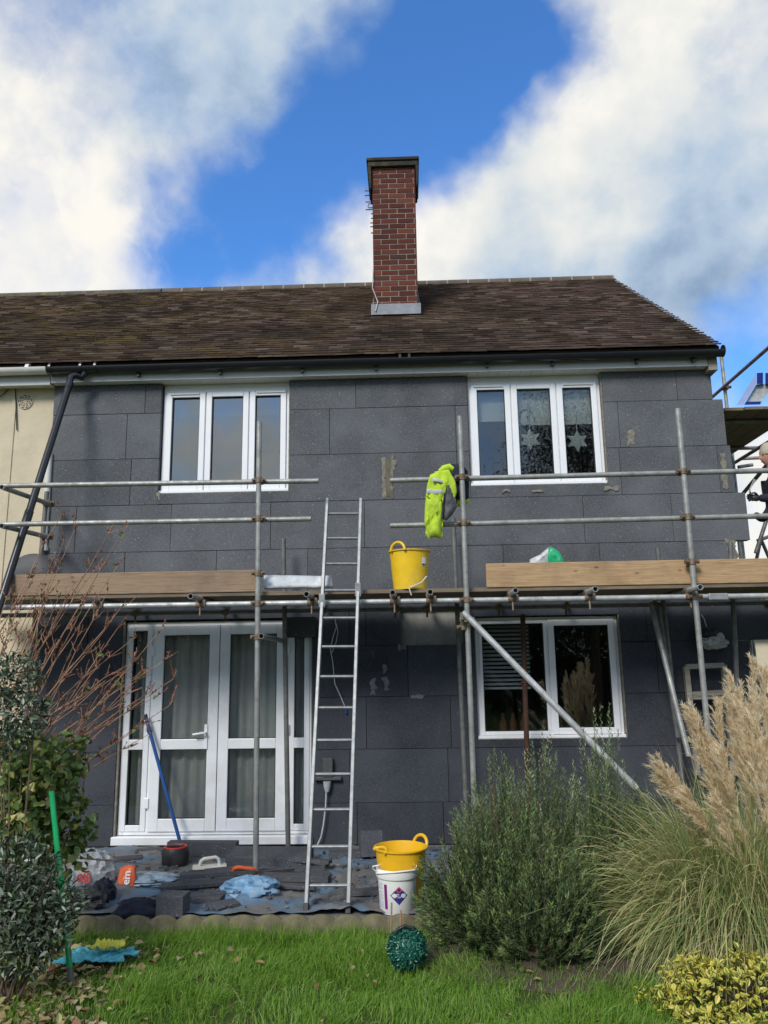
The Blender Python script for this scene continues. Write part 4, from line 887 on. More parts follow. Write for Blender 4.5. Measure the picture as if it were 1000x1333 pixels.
# saw
q = onz(317,1146,-.03); Rm = Matrix.Rotation(math.radians(16),3,'Z')@Matrix.Rotation(math.radians(-62),3,'X'); sw = thing('hand_saw', q, 'hand saw with an orange handle lying on the dark strips beside the left pole', 'saw')
k = MB(); k.poly([q+V((0,0,.075))+Rm@V(p_) for p_ in ((-.075,-.03,0),(-.085,.0,0),(-.07,.035,0),(-.02,.045,0),(.05,.05,0),(.09,.04,0),(.095,.01,0),(.06,-.012,0),(.0,-.022,0),(-.04,-.035,0),(-.075,-.03,0))],.016,10); k.build('handle', M['orange'], sw, smooth=60)
k = MB(); k.add([q+V((0,0,.06))+Rm@V(p_) for p_ in ((.06,-.0,0),(.06,.05,0),(.42,.03,0),(.42,.0,0))], [(0,1,2,3)]); k.build('saw_blade', M['galv_dark'], sw, solid=.002)
# bags and rags
q = onz(112,1160,-.05); bg = thing('rubbish_bag', q, 'white plastic bag with red lettering heaped by the grey-leaved shrub', 'bag')
k = MB(); k.blob(q+V((.02,.06,.12)), (.16,.13,.16), .36, 1.9, 2, 40, 24, ridge=True, flat=-.09); k.build('body', M['white_bag'], bg, smooth=50)
k = MB(); vs, fs = text_geo('eg', .12); xd, ud = V((.9,0,.35)).normalized(), V((-.3,.25,.85)).normalized(); c_ = at(108,1140,q.y-.105); k.add([c_+xd*v_.x+ud*v_.y for v_ in vs], fs); k.build('lettering', M['red'], bg, solid=.002)
q2 = onz(110,1185,-.05); k = MB(); k.blob(q2+V((-.02,.03,.05)), (.145,.10,.09), .36, 1.8, 9, 40, 24, ridge=True, flat=-.1); k.build('rubble_sack', M['black_bag'], None, 'black crumpled rubble sack below the white bag with red letters', 'sack', smooth=50)
q3 = onz(132,1176,-.05); k = MB(); k.blob(q3+V((.0,.02,.06)), (.085,.09,.10), .36, 2.0, 13, 34, 20, ridge=True, flat=-.08); k.build('rubble_sack', M['navy'], None, 'dark navy bundle right of the white bag with red letters', 'sack', smooth=50)
q = onz(185,1152,-.05); cb_ = thing('cement_bag', q, 'clear plastic bag with an orange panel lying flat on the tarpaulin', 'bag')
k = MB(); k.blob(q+V((.03,.0,.035)), (.28,.13,.05), .35, 2.2, 6, 44, 22, ridge=True, flat=-.03); k.build('body', M['clear_bag'], cb_, smooth=50)
k = MB(); c_ = at(165,1144,q.y-.12); k.puff([c_+V((x,.0+z*.3,z)) for x,z in ((-.055,-.09),(.0,-.07),(.065,-.082),(.075,0),(.06,.085),(0,.10),(-.065,.08),(-.07,0))],.03,.014,14,2,(0,-1,.3)); k.build('orange_panel', M['orange'], cb_, smooth=60)
k = MB(); vs, fs = text_geo('cem', .085); ud = V((-1,0,0)); xd = V((0,.3,1)).normalized(); k.add([c_+V((.012,-.042,.0))+xd*v_.x*.95+ud*v_.y for v_ in vs], fs); k.build('lettering', M['label_white'], cb_, solid=.001)
q = onz(178,1192,-.05); k = MB(); k.blob(q+V((0,.03,.02)), (.17,.11,.085), .35, 2, 21, 34, 18, flat=-.02); k.build('black_cloth', M['navy'], None, 'black folded cloth lying against the scalloped edging', 'cloth', smooth=60)
q = onz(45,1122,-.05); k = MB(); k.blob(q+V((0,0,.06)), (.14,.1,.07), .5, 2.6, 31, 30, 18, ridge=True, flat=-.06); k.build('white_rag', M['white_bag'], None, 'white crumpled plastic under the bare twigs at far left', 'wrapping', smooth=50)
# brush pole leaning on the door, green pole in the lawn
bp = thing('blue_pole', onz(235,1104,-.05), 'long blue pole leaning against the left leaf of the glazed door', 'pole')
k = MB(); a_, b_ = at(236,1102,-.16), at(190,934,-.03); k.tube(a_, b_, .0175, 12); k.build('shaft', M['blue_pole'], bp, smooth=40)
k = MB(); k.tube(b_, b_+(b_-a_).normalized()*.03, .02, 12); k.tube(b_+V((.0,-.01,.0)), b_+V((-.06,-.03,-.06)), .010, 8); k.build('pole_head', M['black_plastic'], bp, smooth=40)
gp = thing('green_pole', onz(94,1290,-.13), 'green metal pole with a grey foot stuck in the lawn beside the grey-leaved shrub', 'pole')
a_ = onz(94,1292,-.14); b_ = at(67,1030,a_.y+.08); k = MB(); k.tube(a_.lerp(b_,.115), b_, .0165, 14); k.poly([a_.lerp(b_,.33),a_.lerp(b_,.335)],.0185,14); k.build('shaft', M['green_pole'], gp, smooth=40)
k = MB(); k.tube(a_, a_.lerp(b_,.12), .0185, 14); k.build('foot', M['galv_dark'], gp, smooth=40)
# cloths on the lawn
def rag(name, c_, rx, ry, mat, label, seed, cat, h=.03):
    k = MB(); n_ = 26; vs = []
    for j in range(n_+1):
        for i in range(n_+1):
            u_, v_ = i/n_*2-1, j/n_*2-1; e = .8+.35*noise.noise(V((u_*1.6,v_*1.6,seed)))
            x, y = u_*rx*e, v_*ry*e; z = h*(.35+.9*abs(noise.noise(V((u_*2.6,v_*2.2,seed+3)))) + .4*noise.noise(V((u_*7,v_*3,seed))))
            vs.append(c_+V((x,y,z)))
    k.add(vs, [(j*(n_+1)+i,j*(n_+1)+i+1,(j+1)*(n_+1)+i+1,(j+1)*(n_+1)+i) for j in range(n_) for i in range(n_)]); return k.build(name, M[mat], None, label, cat, smooth=70, solid=.006)
q = onz(128,1261,-.13); rag('cloth', q+V((0,0,.05)), .24, .13, 'turquoise', 'turquoise cloth lying on the lawn beside the green pole', 2, 'cloth', .05)
q = onz(140,1258,-.13); rag('glove', q+V((0,-.01,.10)), .10, .07, 'yellow_cloth', 'yellow glove lying on the turquoise cloth', 9, 'glove', .055)
# scalloped lawn edging
ed = MB(); n_ = 0; x = -2.55; Ye = -2.215
NXe = 420; prof = []
for i in range(NXe+1):
    xx = -2.5+2.75*i/NXe; ph = xx/.186*math.pi; prof.append((xx, Ye+.012*math.cos(ph*2), -.058+.042*abs(math.sin(ph))**.8+.006*noise.noise(V((xx*6,0,3)))))
vs = []
for xx, yy, zz in prof: vs += [(xx,yy-.024,-.2),(xx,yy-.024,zz-.012),(xx,yy-.010,zz),(xx,yy+.012,zz),(xx,yy+.026,zz-.012),(xx,yy+.026,-.2)]
ed.add(vs, [(i*6+j,(i+1)*6+j,(i+1)*6+j+1,i*6+j+1) for i in range(NXe) for j in range(5)]+[(0,1,2,3,4,5),tuple(reversed([NXe*6+j for j in range(6)]))]); ed.build('lawn_edging', M['edging'], None, 'mossy scalloped concrete edging between the lawn and the patio', 'edging', smooth=50)
# ================================================================== GABLE SCAFFOLD AND PERSON (right)
gs = thing('gable_scaffold', (4.6,2,-.14), 'second scaffold at the gable end with a high board platform', 'scaffold')
def gpipe(p, q, mat='galv', name='tube'): return pipe(p, q, mat, name, True, gs)
ZP = 4.47; YP = .45
pl0 = onz(950,534,ZP); plr = onz(1000,566,ZP); plr2 = onz(955,596,ZP)
gx0, gx1 = 3.66, plr.x
yA0, yA1 = pl0.y, 5.6
ra, rb = onz(945,504,5.46), onz(1000,450,5.46); gX = (ra.x+rb.x)/2
gpipe((gX,rb.y-2.2,5.46), (gX,ra.y+1.6,5.46), 'purple_tube', 'guard_rail')
st0 = at(941,461,ra.y+.02); gpipe((ra.x+.03,ra.y+.04,-.14), (ra.x+.0,ra.y+.04,st0.z), 'galv', 'standard'); coupler((ra.x+.01,ra.y,5.46), par=gs)
for yy in (yA0+.35, yA0+1.55, yA0+2.9): gpipe((gx0-.05,yy,ZP-.03), (gx1+.6,yy,ZP-.03), 'galv_dark', 'transom')
gpipe((gx1+.02,yA0-.8,ZP-.08), (gx1+.02,yA1,ZP-.08), 'galv_dark', 'ledger')
sd_ = at(957,640,2.2); gpipe((sd_.x,2.2,-.14), (sd_.x-.02,2.2,ZP-.05), 'galv', 'standard')
gpipe(at(957,655,2.2), at(1003,600,1.0) , 'galv_dark', 'brace'); gpipe(at(965,597,2.6), at(1030,594,2.6), 'galv', 'guard_rail'); gpipe(at(961,608,2.4), at(980,605,2.4), 'galv', 'tube')
gpipe(at(984,720,1.6), at(1010,640,1.6), 'galv_dark', 'brace'); gpipe(at(986,704,2.6), at(1030,688,2.6), 'galv', 'tube'); gpipe(at(991,700,2.8), at(972,790,2.8), 'galv_dark', 'brace'); gpipe(at(990,700,2.8), at(1016,760,2.8), 'galv_dark', 'brace')
gpipe((gx1+.1,-1.1,2.2),(gx1+.1,4,2.2),'galv_dark','ledger'); gpipe((gx1+.1,-.9,-.14),(gx1+.1,-.9,3.4),'galv','standard')
xq = gx0; k_ = 0
names = ['nearest the gable wall','second from the gable wall','third from the gable wall','fourth from the gable wall','fifth from the gable wall','sixth from the gable wall','outermost from the gable wall']
while xq+.15 < gx1+.02 and k_ < 7:
    bx = MB(); bx.box(xq, xq+.215, yA0+random.uniform(-.02,.02), yA1, ZP, ZP+.036); bx.build('platform_board', M['deck'], None, 'high platform board %s' % names[k_], 'scaffold board', 'boards of the high gable platform', bevel=.003); xq += .222; k_ += 1
dk = MB(); dk.box(3.60, 5.2, -.10, 3.2, 2.262, 2.30); dk.build('lower_platform', M['deck'], gs)
# blue angular metal piece on the high platform
bm = thing('metal_stand', at(975,525,yA0+.25), 'shiny blue and silver angular metal stand on the high platform', 'metal stand')
yb_ = yA0+.15; k = MB()
k.add([at(x,y,yb_) for x,y in ((960,527),(968,527),(985,500),(985,485))]+[at(x,y,yb_+.25) for x,y in ((960,526),(968,526),(985,500),(985,485))], [(0,1,2,3),(7,6,5,4),(0,4,5,1),(1,5,6,2),(2,6,7,3),(3,7,4,0)]); k.build('side_rail', M['pale_metal'], bm)
k = MB(); k.add([at(x,y,yb_+.05) for x,y in ((969,527),(990,526.5),(1006,502),(1006,499),(985,500.5))]+[at(x,y,yb_+.12) for x,y in ((969,527),(990,526.5),(1006,502),(1006,499),(985,500.5))], [(0,1,2,3,4),(9,8,7,6,5),(0,5,6,1),(1,6,7,2),(2,7,8,3),(3,8,9,4),(4,9,5,0)]); k.build('tread', M['galv_light'], bm)
BX = [(0,1,2,3),(7,6,5,4),(0,4,5,1),(1,5,6,2),(2,6,7,3),(3,7,4,0)]
for a_, b_ in ((985.5,993.5),(996.5,1006)): k = MB(); k.add([at(x,y,yy) for yy in (yb_+.0,yb_+.1) for x,y in ((a_,500),(b_,500),(b_,485),(a_,485.5))], BX); k.build('post', M['blue_metal'], bm)
k = MB(); k.add([at(x,y,yy) for yy in (yb_+.03,yb_+.11) for x,y in ((969,527),(989,526.5),(991,522.5),(972,523))], [(0,1,2,3),(7,6,5,4),(0,4,5,1),(1,5,6,2),(2,6,7,3),(3,7,4,0)]); k.build('bottom_rail', M['blue_metal'], bm)
# the person
def skin(name, chains, mat, parent, sub=2):
    """chains: list of (points, radii); first chain is the root"""
    me = bpy.data.meshes.new(name); vs = []; es = []; rs = []; key = {}
    for pts, rad in chains:
        prev = None
        for p_, r_ in zip(pts, rad):
            kk = tuple(round(c_,4) for c_ in p_)
            if kk not in key: key[kk] = len(vs); vs.append(p_); rs.append(r_)
            i = key[kk]
            if prev is not None and prev != i: es.append((prev,i))
            prev = i
    og = WL[parent.name]; me.from_pydata([tuple(V(p_)-og) for p_ in vs], es, [])
    o = bpy.data.objects.new(name+'_rig', me); COL.objects.link(o); m_ = o.modifiers.new('skin','SKIN'); m_.use_smooth_shade = True
    for i, r_ in enumerate(rs): me.skin_vertices[0].data[i].radius = (r_, r_) if not hasattr(r_,'__len__') else r_
    me.skin_vertices[0].data[0].use_root = True
    if sub: s_ = o.modifiers.new('sub','SUBSURF'); s_.levels = sub
    bpy.context.view_layer.update(); e = bpy.data.meshes.new_from_object(o.evaluated_get(bpy.context.evaluated_depsgraph_get())); e.name = name
    bpy.data.objects.remove(o); e.materials.clear(); e.materials.append(mat)
    return finish(name, e, og, parent)
hd = at(1001.5,594,.45); zf_ = 2.30; hx, hy, hz = hd.x, .45, hd.z
pr = thing('person', (hx+.1,hy,zf_), 'person in beige beanie and dark jacket holding a small trowel at the right edge', 'person')
hand = at(984,648,.40); pel = V((hx+.10,hy,zf_+.92)); chest = V((hx+.06,hy,hz-.42)); neck = V((hx+.03,hy,hz-.19))
body = [([pel, V((hx+.09,hy,zf_+1.1)), chest, V((hx+.04,hy,hz-.26)), neck], [(.15,.13),(.15,.13),(.175,.14),(.10,.10),(.062,.062)])]
elb = V((hx+.05,hy-.16,hand.z-.06))
for sy in (-1,1):
    sh = V((hx+.05,hy+sy*.19,hz-.29)); body.append(([chest, sh], [(.175,.14),.075]))
    if sy < 0: body.append(([sh, V((hx+.07,hy-.24,hz-.50)), V((hx-.0,hy-.20,hand.z-.04)), hand+V((.02,-.005,-.004))], [.085,.072,.062,.045]))
    else: body.append(([sh, V((hx+.08,hy+.24,hz-.55)), V((hx-.05,hy+.22,hz-.68)), V((hx-.16,hy+.16,hz-.62))], [.075,.06,.05,.038]))
    hp_ = V((hx+.10,hy+sy*.09,zf_+.86)); kn = V((hx+.06,hy+sy*.11,zf_+.48)); an = V((hx+.10,hy+sy*.11,zf_+.09))
    body.append(([pel, hp_, kn, an, V((hx-.06,hy+sy*.12,zf_+.045))], [(.15,.13),.10,.068,.05,.045]))
skin('body', body, M['navy'], pr)
k = MB(); vs = []; NU, NV = 28, 22
for j in range(NV+1):
    th = math.pi*j/NV
    for i in range(NU):
        ph = 2*math.pi*i/NU; d_ = V((math.sin(th)*math.cos(ph), math.sin(th)*math.sin(ph), math.cos(th)))
        x, y, z = d_.x*.098, d_.y*.076, d_.z*.118
        if z < 0: x = x*(1-.25*(-z/.118)) - .010*(-z/.118); y *= 1-.3*(-z/.118)
        face = max(0,-d_.x); x -= .026*face*math.exp(-((y/.014)**2))*math.exp(-(((z+.022)/.026)**2))                  # nose
        x += .010*face*math.exp(-(((abs(y)-.031)/.014)**2))*math.exp(-(((z-.006)/.014)**2)); x -= .006*face*math.exp(-((y/.026)**2))*math.exp(-(((z+.062)/.01)**2)); x -= .01*face*math.exp(-((y/.02)**2))*math.exp(-(((z+.10)/.016)**2))
        vs.append((hx+x, hy+y, hz+z))
k.add(vs, [(j*NU+i,(j+1)*NU+i,(j+1)*NU+(i+1) % NU,j*NU+(i+1) % NU) for j in range(NV) for i in range(NU)])
for sy in (-1,1): k.blob((hx+.012,hy+sy*.078,hz-.01), (.022,.010,.032), .1, 1)
k.poly([neck-V((0,0,.03)), V((hx+.012,hy,hz-.08))], [.06,.052], 14); k.build('head', M['skin'], pr, smooth=70)
k = MB()
for sy in (-1,1): k.blob((hx-.083,hy+sy*.031,hz+.006), (.009,.011,.007), 0, 1, nu=10, nv=6)
k.poly([(hx-.083,hy-.024,hz-.06),(hx-.089,hy,hz-.062),(hx-.083,hy+.024,hz-.06)],.004,6); k.build('eyes_and_mouth', M['bark'], pr, smooth=60)
k = MB(); k.lathe([(.101,-.02),(.106,-.005),(.108,.03),(.104,.042),(.104,.05),(.096,.085),(.070,.118),(.03,.135),(0,.138)], (hx+.008,hy,hz+.024), 30, Matrix.Rotation(.15,3,'Y')); k.build('beanie', M['wool'], pr, smooth=60)
# gloved hand closed round a small trowel
fg = MB(); pm = hand
fg.blob(pm+V((.0,-.005,0)), (.048,.022,.040), .08, 2, 4)
for i, (dz, ln) in enumerate(((.03,.075),(.010,.085),(-.010,.08),(-.030,.062))):
    b_ = pm+V((-.035,-.004,dz)); fg.poly([b_, b_+V((-ln*.4,-.012,.006)), b_+V((-ln*.62,.012,.004)), b_+V((-ln*.3,.032,.002))], [.0105,.010,.0095,.008], 10)
fg.poly([pm+V((.01,-.018,.03)), pm+V((-.02,-.035,.05)), pm+V((-.05,-.028,.045))], [.013,.011,.009], 10)
fg.build('gloved_hand', M['black_plastic'], pr, smooth=60)
tl = thing('trowel', hand, 'small trowel held up in the gloved hand of the person', 'trowel')
p0 = hand+V((-.045,.004,-.03)); p1 = at(976,637,.40); p2 = at(983,624,.40); k = MB(); k.tube(p0, p0.lerp(p1,.75), .011, 10); k.build('handle', M['black_plastic'], tl, smooth=40)
k = MB(); k.poly([p0.lerp(p1,.75), p1, p1.lerp(p2,.45)], .006, 8); ax = (p2-p1).normalized(); sd = V((-ax.z,0,ax.x)); k.add([p1.lerp(p2,.3)+sd*.007, p1.lerp(p2,.3)-sd*.007, p2-sd*.018, p2+sd*.018, ], [(0,1,2,3)]); k.build('blade', M['alu'], tl, solid=.004)
# ================================================================== BUILDING BEYOND, SEEN PAST THE RIGHT CORNER
db = thing('distant_house', (16,22,-.14), 'low pale building seen past the right corner of the house', 'building')
k = MB(); k.box(11.5,20,22,29,-.14,2.5); k.build('wall', M['render'], db); k = MB(); k.add([(11.2,21.6,2.5),(20.3,21.6,2.5),(20.3,29.4,2.5),(11.2,29.4,2.5),(11.2,25.5,4.0),(20.3,25.5,4.0)], [(0,1,5,4),(2,3,4,5),(0,4,3),(1,2,5),(0,3,2,1)]); k.build('roof', M['tile'], db)
# ================================================================== PLANTS
def stems_leaves(tips, base, bend, n_per, L, W, spread, mids=.5, start=.3):
    """stems that leave base and end upright at tips; needle leaves along their upper part"""
    n_ = len(tips); B = base; T = tips; C = B + (T-B)*np.array([.72,.72,.40]) ; ts = np.linspace(start,1,n_per)
    P = []; D = []
    for t_ in ts:
        p_ = (1-t_)**2*B + 2*t_*(1-t_)*C + t_**2*T; d_ = nrmz(2*(1-t_)*(C-B)+2*t_*(T-C)); r_ = rng.normal(size=(n_,3)); r_ -= d_*np.sum(r_*d_,1,keepdims=True); r_ = nrmz(r_)
        P.append(p_); D.append(nrmz(d_*bend + r_*spread))
    return np.concatenate(P), np.concatenate(D), C
def bush(name, label, base, env, ntips, n_per, mat, tipmat=None, L=.032, W=.006, cat='bush', start=.35, shape=1.0, group=None, seed=1):
    global rng
    rng = np.random.default_rng(seed); th = thing(name, V(base), label, cat, group); b_ = np.array(base); n_ = ntips
    d = nrmz(rng.normal(size=(n_,3))); d[:,2] = np.abs(d[:,2])**.9*1.0; rad = rng.uniform(.5,1.0,n_)**.35
    lump = np.array([1+.55*noise.noise(V((q[0]*2.6+seed,q[1]*2.6,q[2]*2.6))) for q in d])
    T = b_ + d*np.array(env)*(rad*lump)[:,None]; T[:,2] += rng.uniform(-.04,.06,n_)*env[2]; T[:,2] = np.maximum(T[:,2], b_[2]+.06)
    B = b_ + np.c_[rng.normal(size=(n_,2))*np.array(env[:2])*.16, np.zeros(n_)]
    # shorten each stem so leaves sit on its outer half
    P, D, C = stems_leaves(T, B, 1.15, n_per, L, W, .8, start=start); nl = len(P)
    P += rng.normal(size=(nl,3))*.006
    v_ = blades(P, D, rng.uniform(.7,1.25,nl)*L, W, .05, 1, taper=.5); pale = rng.uniform(0,1,n_); st_ = np.repeat(np.linspace(0,1,n_per)**3, n_)*np.tile(pale, n_per); v_[2][:,0] = np.repeat(st_, 4)
    np_obj('foliage', np_mesh('foliage', *v_), M[mat], th)
    k = MB()
    for i in range(0, n_, 4):
        k.poly([V(B[i]), V(.25*B[i]+.5*C[i]+.25*T[i]), V(T[i])], [.006,.004,.002], 5, cap=False)
    k.build('stems', M['bark'], th, smooth=60); return th
zg = -.14
RK = dict(L=.029, W=.0068, start=.5, group='rosemary bushes')
bush('rosemary_bush', 'dense dark rosemary bush in front of the white pail and lower wall', (at(652,1180,-2.55).x,-2.45,zg), (.56,.50,.86), 760, 84, 'rosemary', seed=2, **RK)
bush('rosemary_bush', 'taller upright rosemary behind the dense one, under the window', (at(700,1100,-2.0).x,-1.95,zg), (.70,.45,1.0), 700, 90, 'rosemary2', seed=5, **RK)
bush('rosemary_bush', 'thin tall rosemary crossing the end of the raking scaffold tube', (at(785,1100,-2.1).x,-2.15,zg), (.22,.20,1.36), 130, 90, 'rosemary2', seed=8, **RK)
bush('rosemary_bush', 'sparse rosemary between the raking tube and the pampas grass', (at(838,1100,-2.0).x,-1.9,zg), (.44,.3,.92), 240, 80, 'rosemary', seed=12, **RK)
bush('rosemary_bush', 'low dark rosemary at the lawn edge in front of the others', (at(712,1240,-2.8).x,-2.78,zg), (.46,.30,.66), 560, 76, 'rosemary', seed=15, **RK)
k = MB(); vs = []; n_ = 40
for j in range(n_+1):
    for i in range(n_+1):
        u_, v_ = i/n_*2-1, j/n_*2-1; vs.append((1.75+u_*1.75*(1+.1*noise.noise(V((v_*3,0,1)))), -2.52+v_*.66*(1+.25*noise.noise(V((u_*3,2,1)))), -.135+.07*max(0,1-(u_*u_)**2-(v_*v_)**2)*(1+.4*noise.noise(V((u_*9,v_*9,4))))))
k.add(vs, [(j*(n_+1)+i,j*(n_+1)+i+1,(j+1)*(n_+1)+i+1,(j+1)*(n_+1)+i) for j in range(n_) for i in range(n_)]); k.build('flower_bed', M['earth'], kind='structure', smooth=70)
# pampas grass
rng = np.random.default_rng(44)
pb = V((at(962,1180,-2.6).x, -2.50, zg)); pg = thing('pampas_grass', pb, 'large pampas grass with cream feathery plumes', 'pampas grass')
n_ = 3800; az = rng.uniform(0,2*np.pi,n_); el = np.radians(rng.uniform(40,86,n_)); D = np.c_[np.cos(az)*np.cos(el), np.sin(az)*np.cos(el), np.sin(el)]
P = np.array(pb)+np.c_[rng.normal(size=(n_,2))*.13, np.zeros(n_)]
v1 = blades(P, D, rng.uniform(.8,1.9,n_), rng.uniform(.004,.010,n_), rng.uniform(.2,.8,n_), 10, nrmz(np.c_[-D[:,1],D[:,0],rng.normal(size=n_)*.3]))
n2 = 2600; az = rng.normal(math.radians(205), .85, n2); el = np.radians(rng.uniform(30,72,n2)); D = np.c_[np.cos(az)*np.cos(el), np.sin(az)*np.cos(el), np.sin(el)]
P = np.array(pb)+np.c_[rng.normal(size=(n2,2))*.16, np.zeros(n2)]
v2 = blades(P, D, rng.uniform(1.0,1.9,n2), rng.uniform(.004,.010,n2), rng.uniform(.35,.95,n2), 10, nrmz(np.c_[-D[:,1],D[:,0],rng.normal(size=n2)*.3]))
n3 = 900; az = rng.normal(math.radians(200), 1.0, n3); el = np.radians(rng.uniform(58,84,n3)); D = np.c_[np.cos(az)*np.cos(el), np.sin(az)*np.cos(el), np.sin(el)]
P = np.array(pb)+np.array([0,-.12,0])+np.c_[rng.normal(size=(n3,2))*.2, np.zeros(n3)]
v3 = blades(P, D, rng.uniform(1.5,2.2,n3), rng.uniform(.004,.008,n3), rng.uniform(.35,.7,n3), 12, nrmz(np.c_[-D[:,1],D[:,0],rng.normal(size=n3)*.3]))
np_obj('leaves', np_mesh('leaves', *join([v1,v2,v3])), M['pampas'], pg)
PL = [((983,868),(985,1030),-2.45),((966,893),(978,1050),-2.6),((903,932),(942,1060),-2.75),((913,945),(950,1075),-2.65),((938,922),(955,1050),-2.5),((996,876),(1010,1040),-2.7),((863,1000),(905,1075),-2.8),((900,1040),(948,1120),-2.85),((940,1050),(973,1140),-2.95),((950,905),(985,1060),-2.4),((925,960),(965,1090),-2.7),((1006,900),(1012,1080),-2.55),((975,930),(1000,1100),-2.8),((880,1015),(925,1100),-2.75),((955,880),(985,1010),-2.35),((985,905),(1000,1060),-2.9),((945,985),(975,1110),-2.9),((1000,960),(1010,1130),-2.95),((965,960),(985,1100),-2.5)]
for i, (tp_, bp_, Y) in enumerate(PL):
    T, B = np.array(at(*tp_,Y)), np.array(at(*bp_,Y+.05)); n_ = 2000; t_ = rng.uniform(0,1,n_); mid = (T+B)/2+np.array([-.03,0,.05]); tt = t_[:,None]
    P = (1-tt)**2*B+2*tt*(1-tt)*mid+tt**2*T; ax = nrmz(np.broadcast_to(T-B,(n_,3))); r_ = rng.normal(size=(n_,3)); r_ -= ax*np.sum(r_*ax,1,keepdims=True); r_ = nrmz(r_)
    nb_ = 46; bt = rng.uniform(.02,.98,nb_)[:,None]; bo = (1-bt)**2*B+2*bt*(1-bt)*mid+bt**2*T; br = rng.normal(size=(nb_,3)); br -= ax[:1]*np.sum(br*ax[:1],1,keepdims=True); br = nrmz(br)
    bd = nrmz(ax[:1]+br*rng.uniform(.06,.34,nb_)[:,None]+np.array([-.10,0,0])); bl = (.07+.15*np.sin(np.pi*np.clip(bt*.8+.12,0,1)))*rng.uniform(.6,1.2,nb_)[:,None]
    bi = rng.integers(0,nb_,n_); u_ = rng.uniform(0,1,n_)[:,None]; P = bo[bi]+bd[bi]*bl[bi]*u_+np.array([0,0,-1.])*bl[bi]*.25*u_**2
    D = nrmz(bd[bi]+rng.normal(size=(n_,3))*.2); Ln = rng.uniform(.03,.085,n_)
    v_ = blades(P, D, Ln, .0046, .35, 2, taper=.7); np_obj('plume', np_mesh('plume', *v_), M['plume'], pg)
    k = MB(); k.poly([pb+V((random.uniform(-.1,.1),0,.02)), V(B*.6+np.array(pb)*.4)+V((0,0,.12)), V(B), V(mid)], [.006,.005,.005,.003], 6); k.build('plume_stem', M['pampas'], pg)
# variegated euonymus
rng = np.random.default_rng(5)
eb = V((at(975,1330,-3.55).x,-3.5,zg)); eu = thing('euonymus', eb, 'yellow variegated evergreen shrub at the bottom right corner', 'shrub')
n_ = 2600; d = nrmz(rng.normal(size=(n_,3))); d[:,2] = np.abs(d[:,2]); rr = rng.uniform(.5,1,n_)**.4; lump = np.clip(np.array([1+.5*noise.noise(V(tuple(q*3.2))) for q in d]), .7, 1.25)
P = np.array(eb)+d*np.array([.44,.34,.27])*(rr*lump)[:,None]; D = nrmz(d*.6+rdir(n_)+np.array([0,0,.35])); Nn = nrmz(d+rdir(n_)*.7+np.array([0,0,.5]))
np_obj('foliage', np_mesh('foliage', *leaves(P, D, Nn, rng.uniform(.018,.052,n_), rng.uniform(.012,.028,n_))), M['euonymus'], eu)
k = MB()
for i in range(70): q = d[i]*np.array([.4,.3,.32]); k.poly([eb, eb+V(q*.5)+V((0,0,.03)), eb+V(q)], [.006,.004,.002], 5)
k.build('stems', M['bark'], eu)
# left: bare twiggy shrub
random.seed(77); rng = np.random.default_rng(77)
tb = V((at(-90,1130,-2.55).x,-2.45,zg)); ts = thing('twiggy_shrub', tb, 'bare shrub with red-brown budded twigs reaching right in front of the left wall', 'shrub')
tipspx = [(77,672),(96,690),(62,742),(142,694),(150,742),(122,745),(40,745),(20,800),(160,790),(175,832),(203,828),(212,862),(190,905),(225,885),(186,872),(140,815),(110,785),(75,780),(48,800),(130,860),(165,905),(150,880),(100,830),(60,850),(205,905),(120,900),(30,850),(10,830),(180,950),(150,930),(95,760),(8,780),(170,862),(140,770),(85,820),(55,770)]
k = MB(); bp_, bd_ = [], []
tipspx = tipspx+tipspx[::3]
for ti, (x,y) in enumerate(tipspx):
    if ti >= 36: x += random.uniform(-35,20); y += random.uniform(-10,55)
    Y = random.uniform(-2.65,-1.75); T = at(x,y,Y); B = tb+V((random.uniform(-.4,.12),random.uniform(-.15,.3),random.uniform(.2,.75))); C = B.lerp(T,.5)+V((random.uniform(-.08,.06),0,random.uniform(-.02,.14)))
    pts = [(1-t_)**2*B+2*t_*(1-t_)*C+t_*t_*T for t_ in [i/9 for i in range(10)]]; pts = [p_+V((noise.noise(p_*6),noise.noise(p_*6+V((5,0,0))),noise.noise(p_*6+V((0,5,0)))))*.02 for p_ in pts]
    k.poly(pts, [.0085-.0062*i/9 for i in range(10)], 6, cap=False)
    for j in range(3,10):
        for _ in range(3):
            a_ = pts[j]; dr_ = (pts[j]-pts[j-1]).normalized()+V((random.uniform(-.9,.9),random.uniform(-.9,.9),random.uniform(-.4,.9))); ln = random.uniform(.03,.15)
            e_ = a_+dr_.normalized()*ln; m_ = a_.lerp(e_,.5)+V((random.uniform(-.01,.01),0,random.uniform(-.01,.01))); k.poly([a_,m_,e_], [.0028,.0022,.0016], 4, cap=False)
            for s_ in range(5): bp_.append(a_.lerp(e_,random.random())); bd_.append(dr_.normalized()*.6+V((random.uniform(-1,1),random.uniform(-1,1),random.uniform(-.2,1)))*.7)
k.poly([at(-20,1112,-2.35),at(90,1116,-2.2),at(150,1121,-2.1),at(196,1126,-2.05)], [.009,.007,.005,.003], 6)
k.build('stems', M['twig'], ts, smooth=60)
P = np.array([tuple(q) for q in bp_]); D = np.array([tuple(q) for q in bd_]); n_ = len(P); np_obj('buds', np_mesh('buds', *leaves(P, D, rdir(n_,.5), rng.uniform(.012,.026,n_), rng.uniform(.007,.013,n_))), M['bud'], ts)
n_ = 60; sel = rng.integers(0,len(P),n_); np_obj('last_leaves', np_mesh('last_leaves', *leaves(P[sel], rdir(n_), rdir(n_,1), rng.uniform(.04,.065,n_), rng.uniform(.028,.04,n_))), M['green_leaf'], ts)
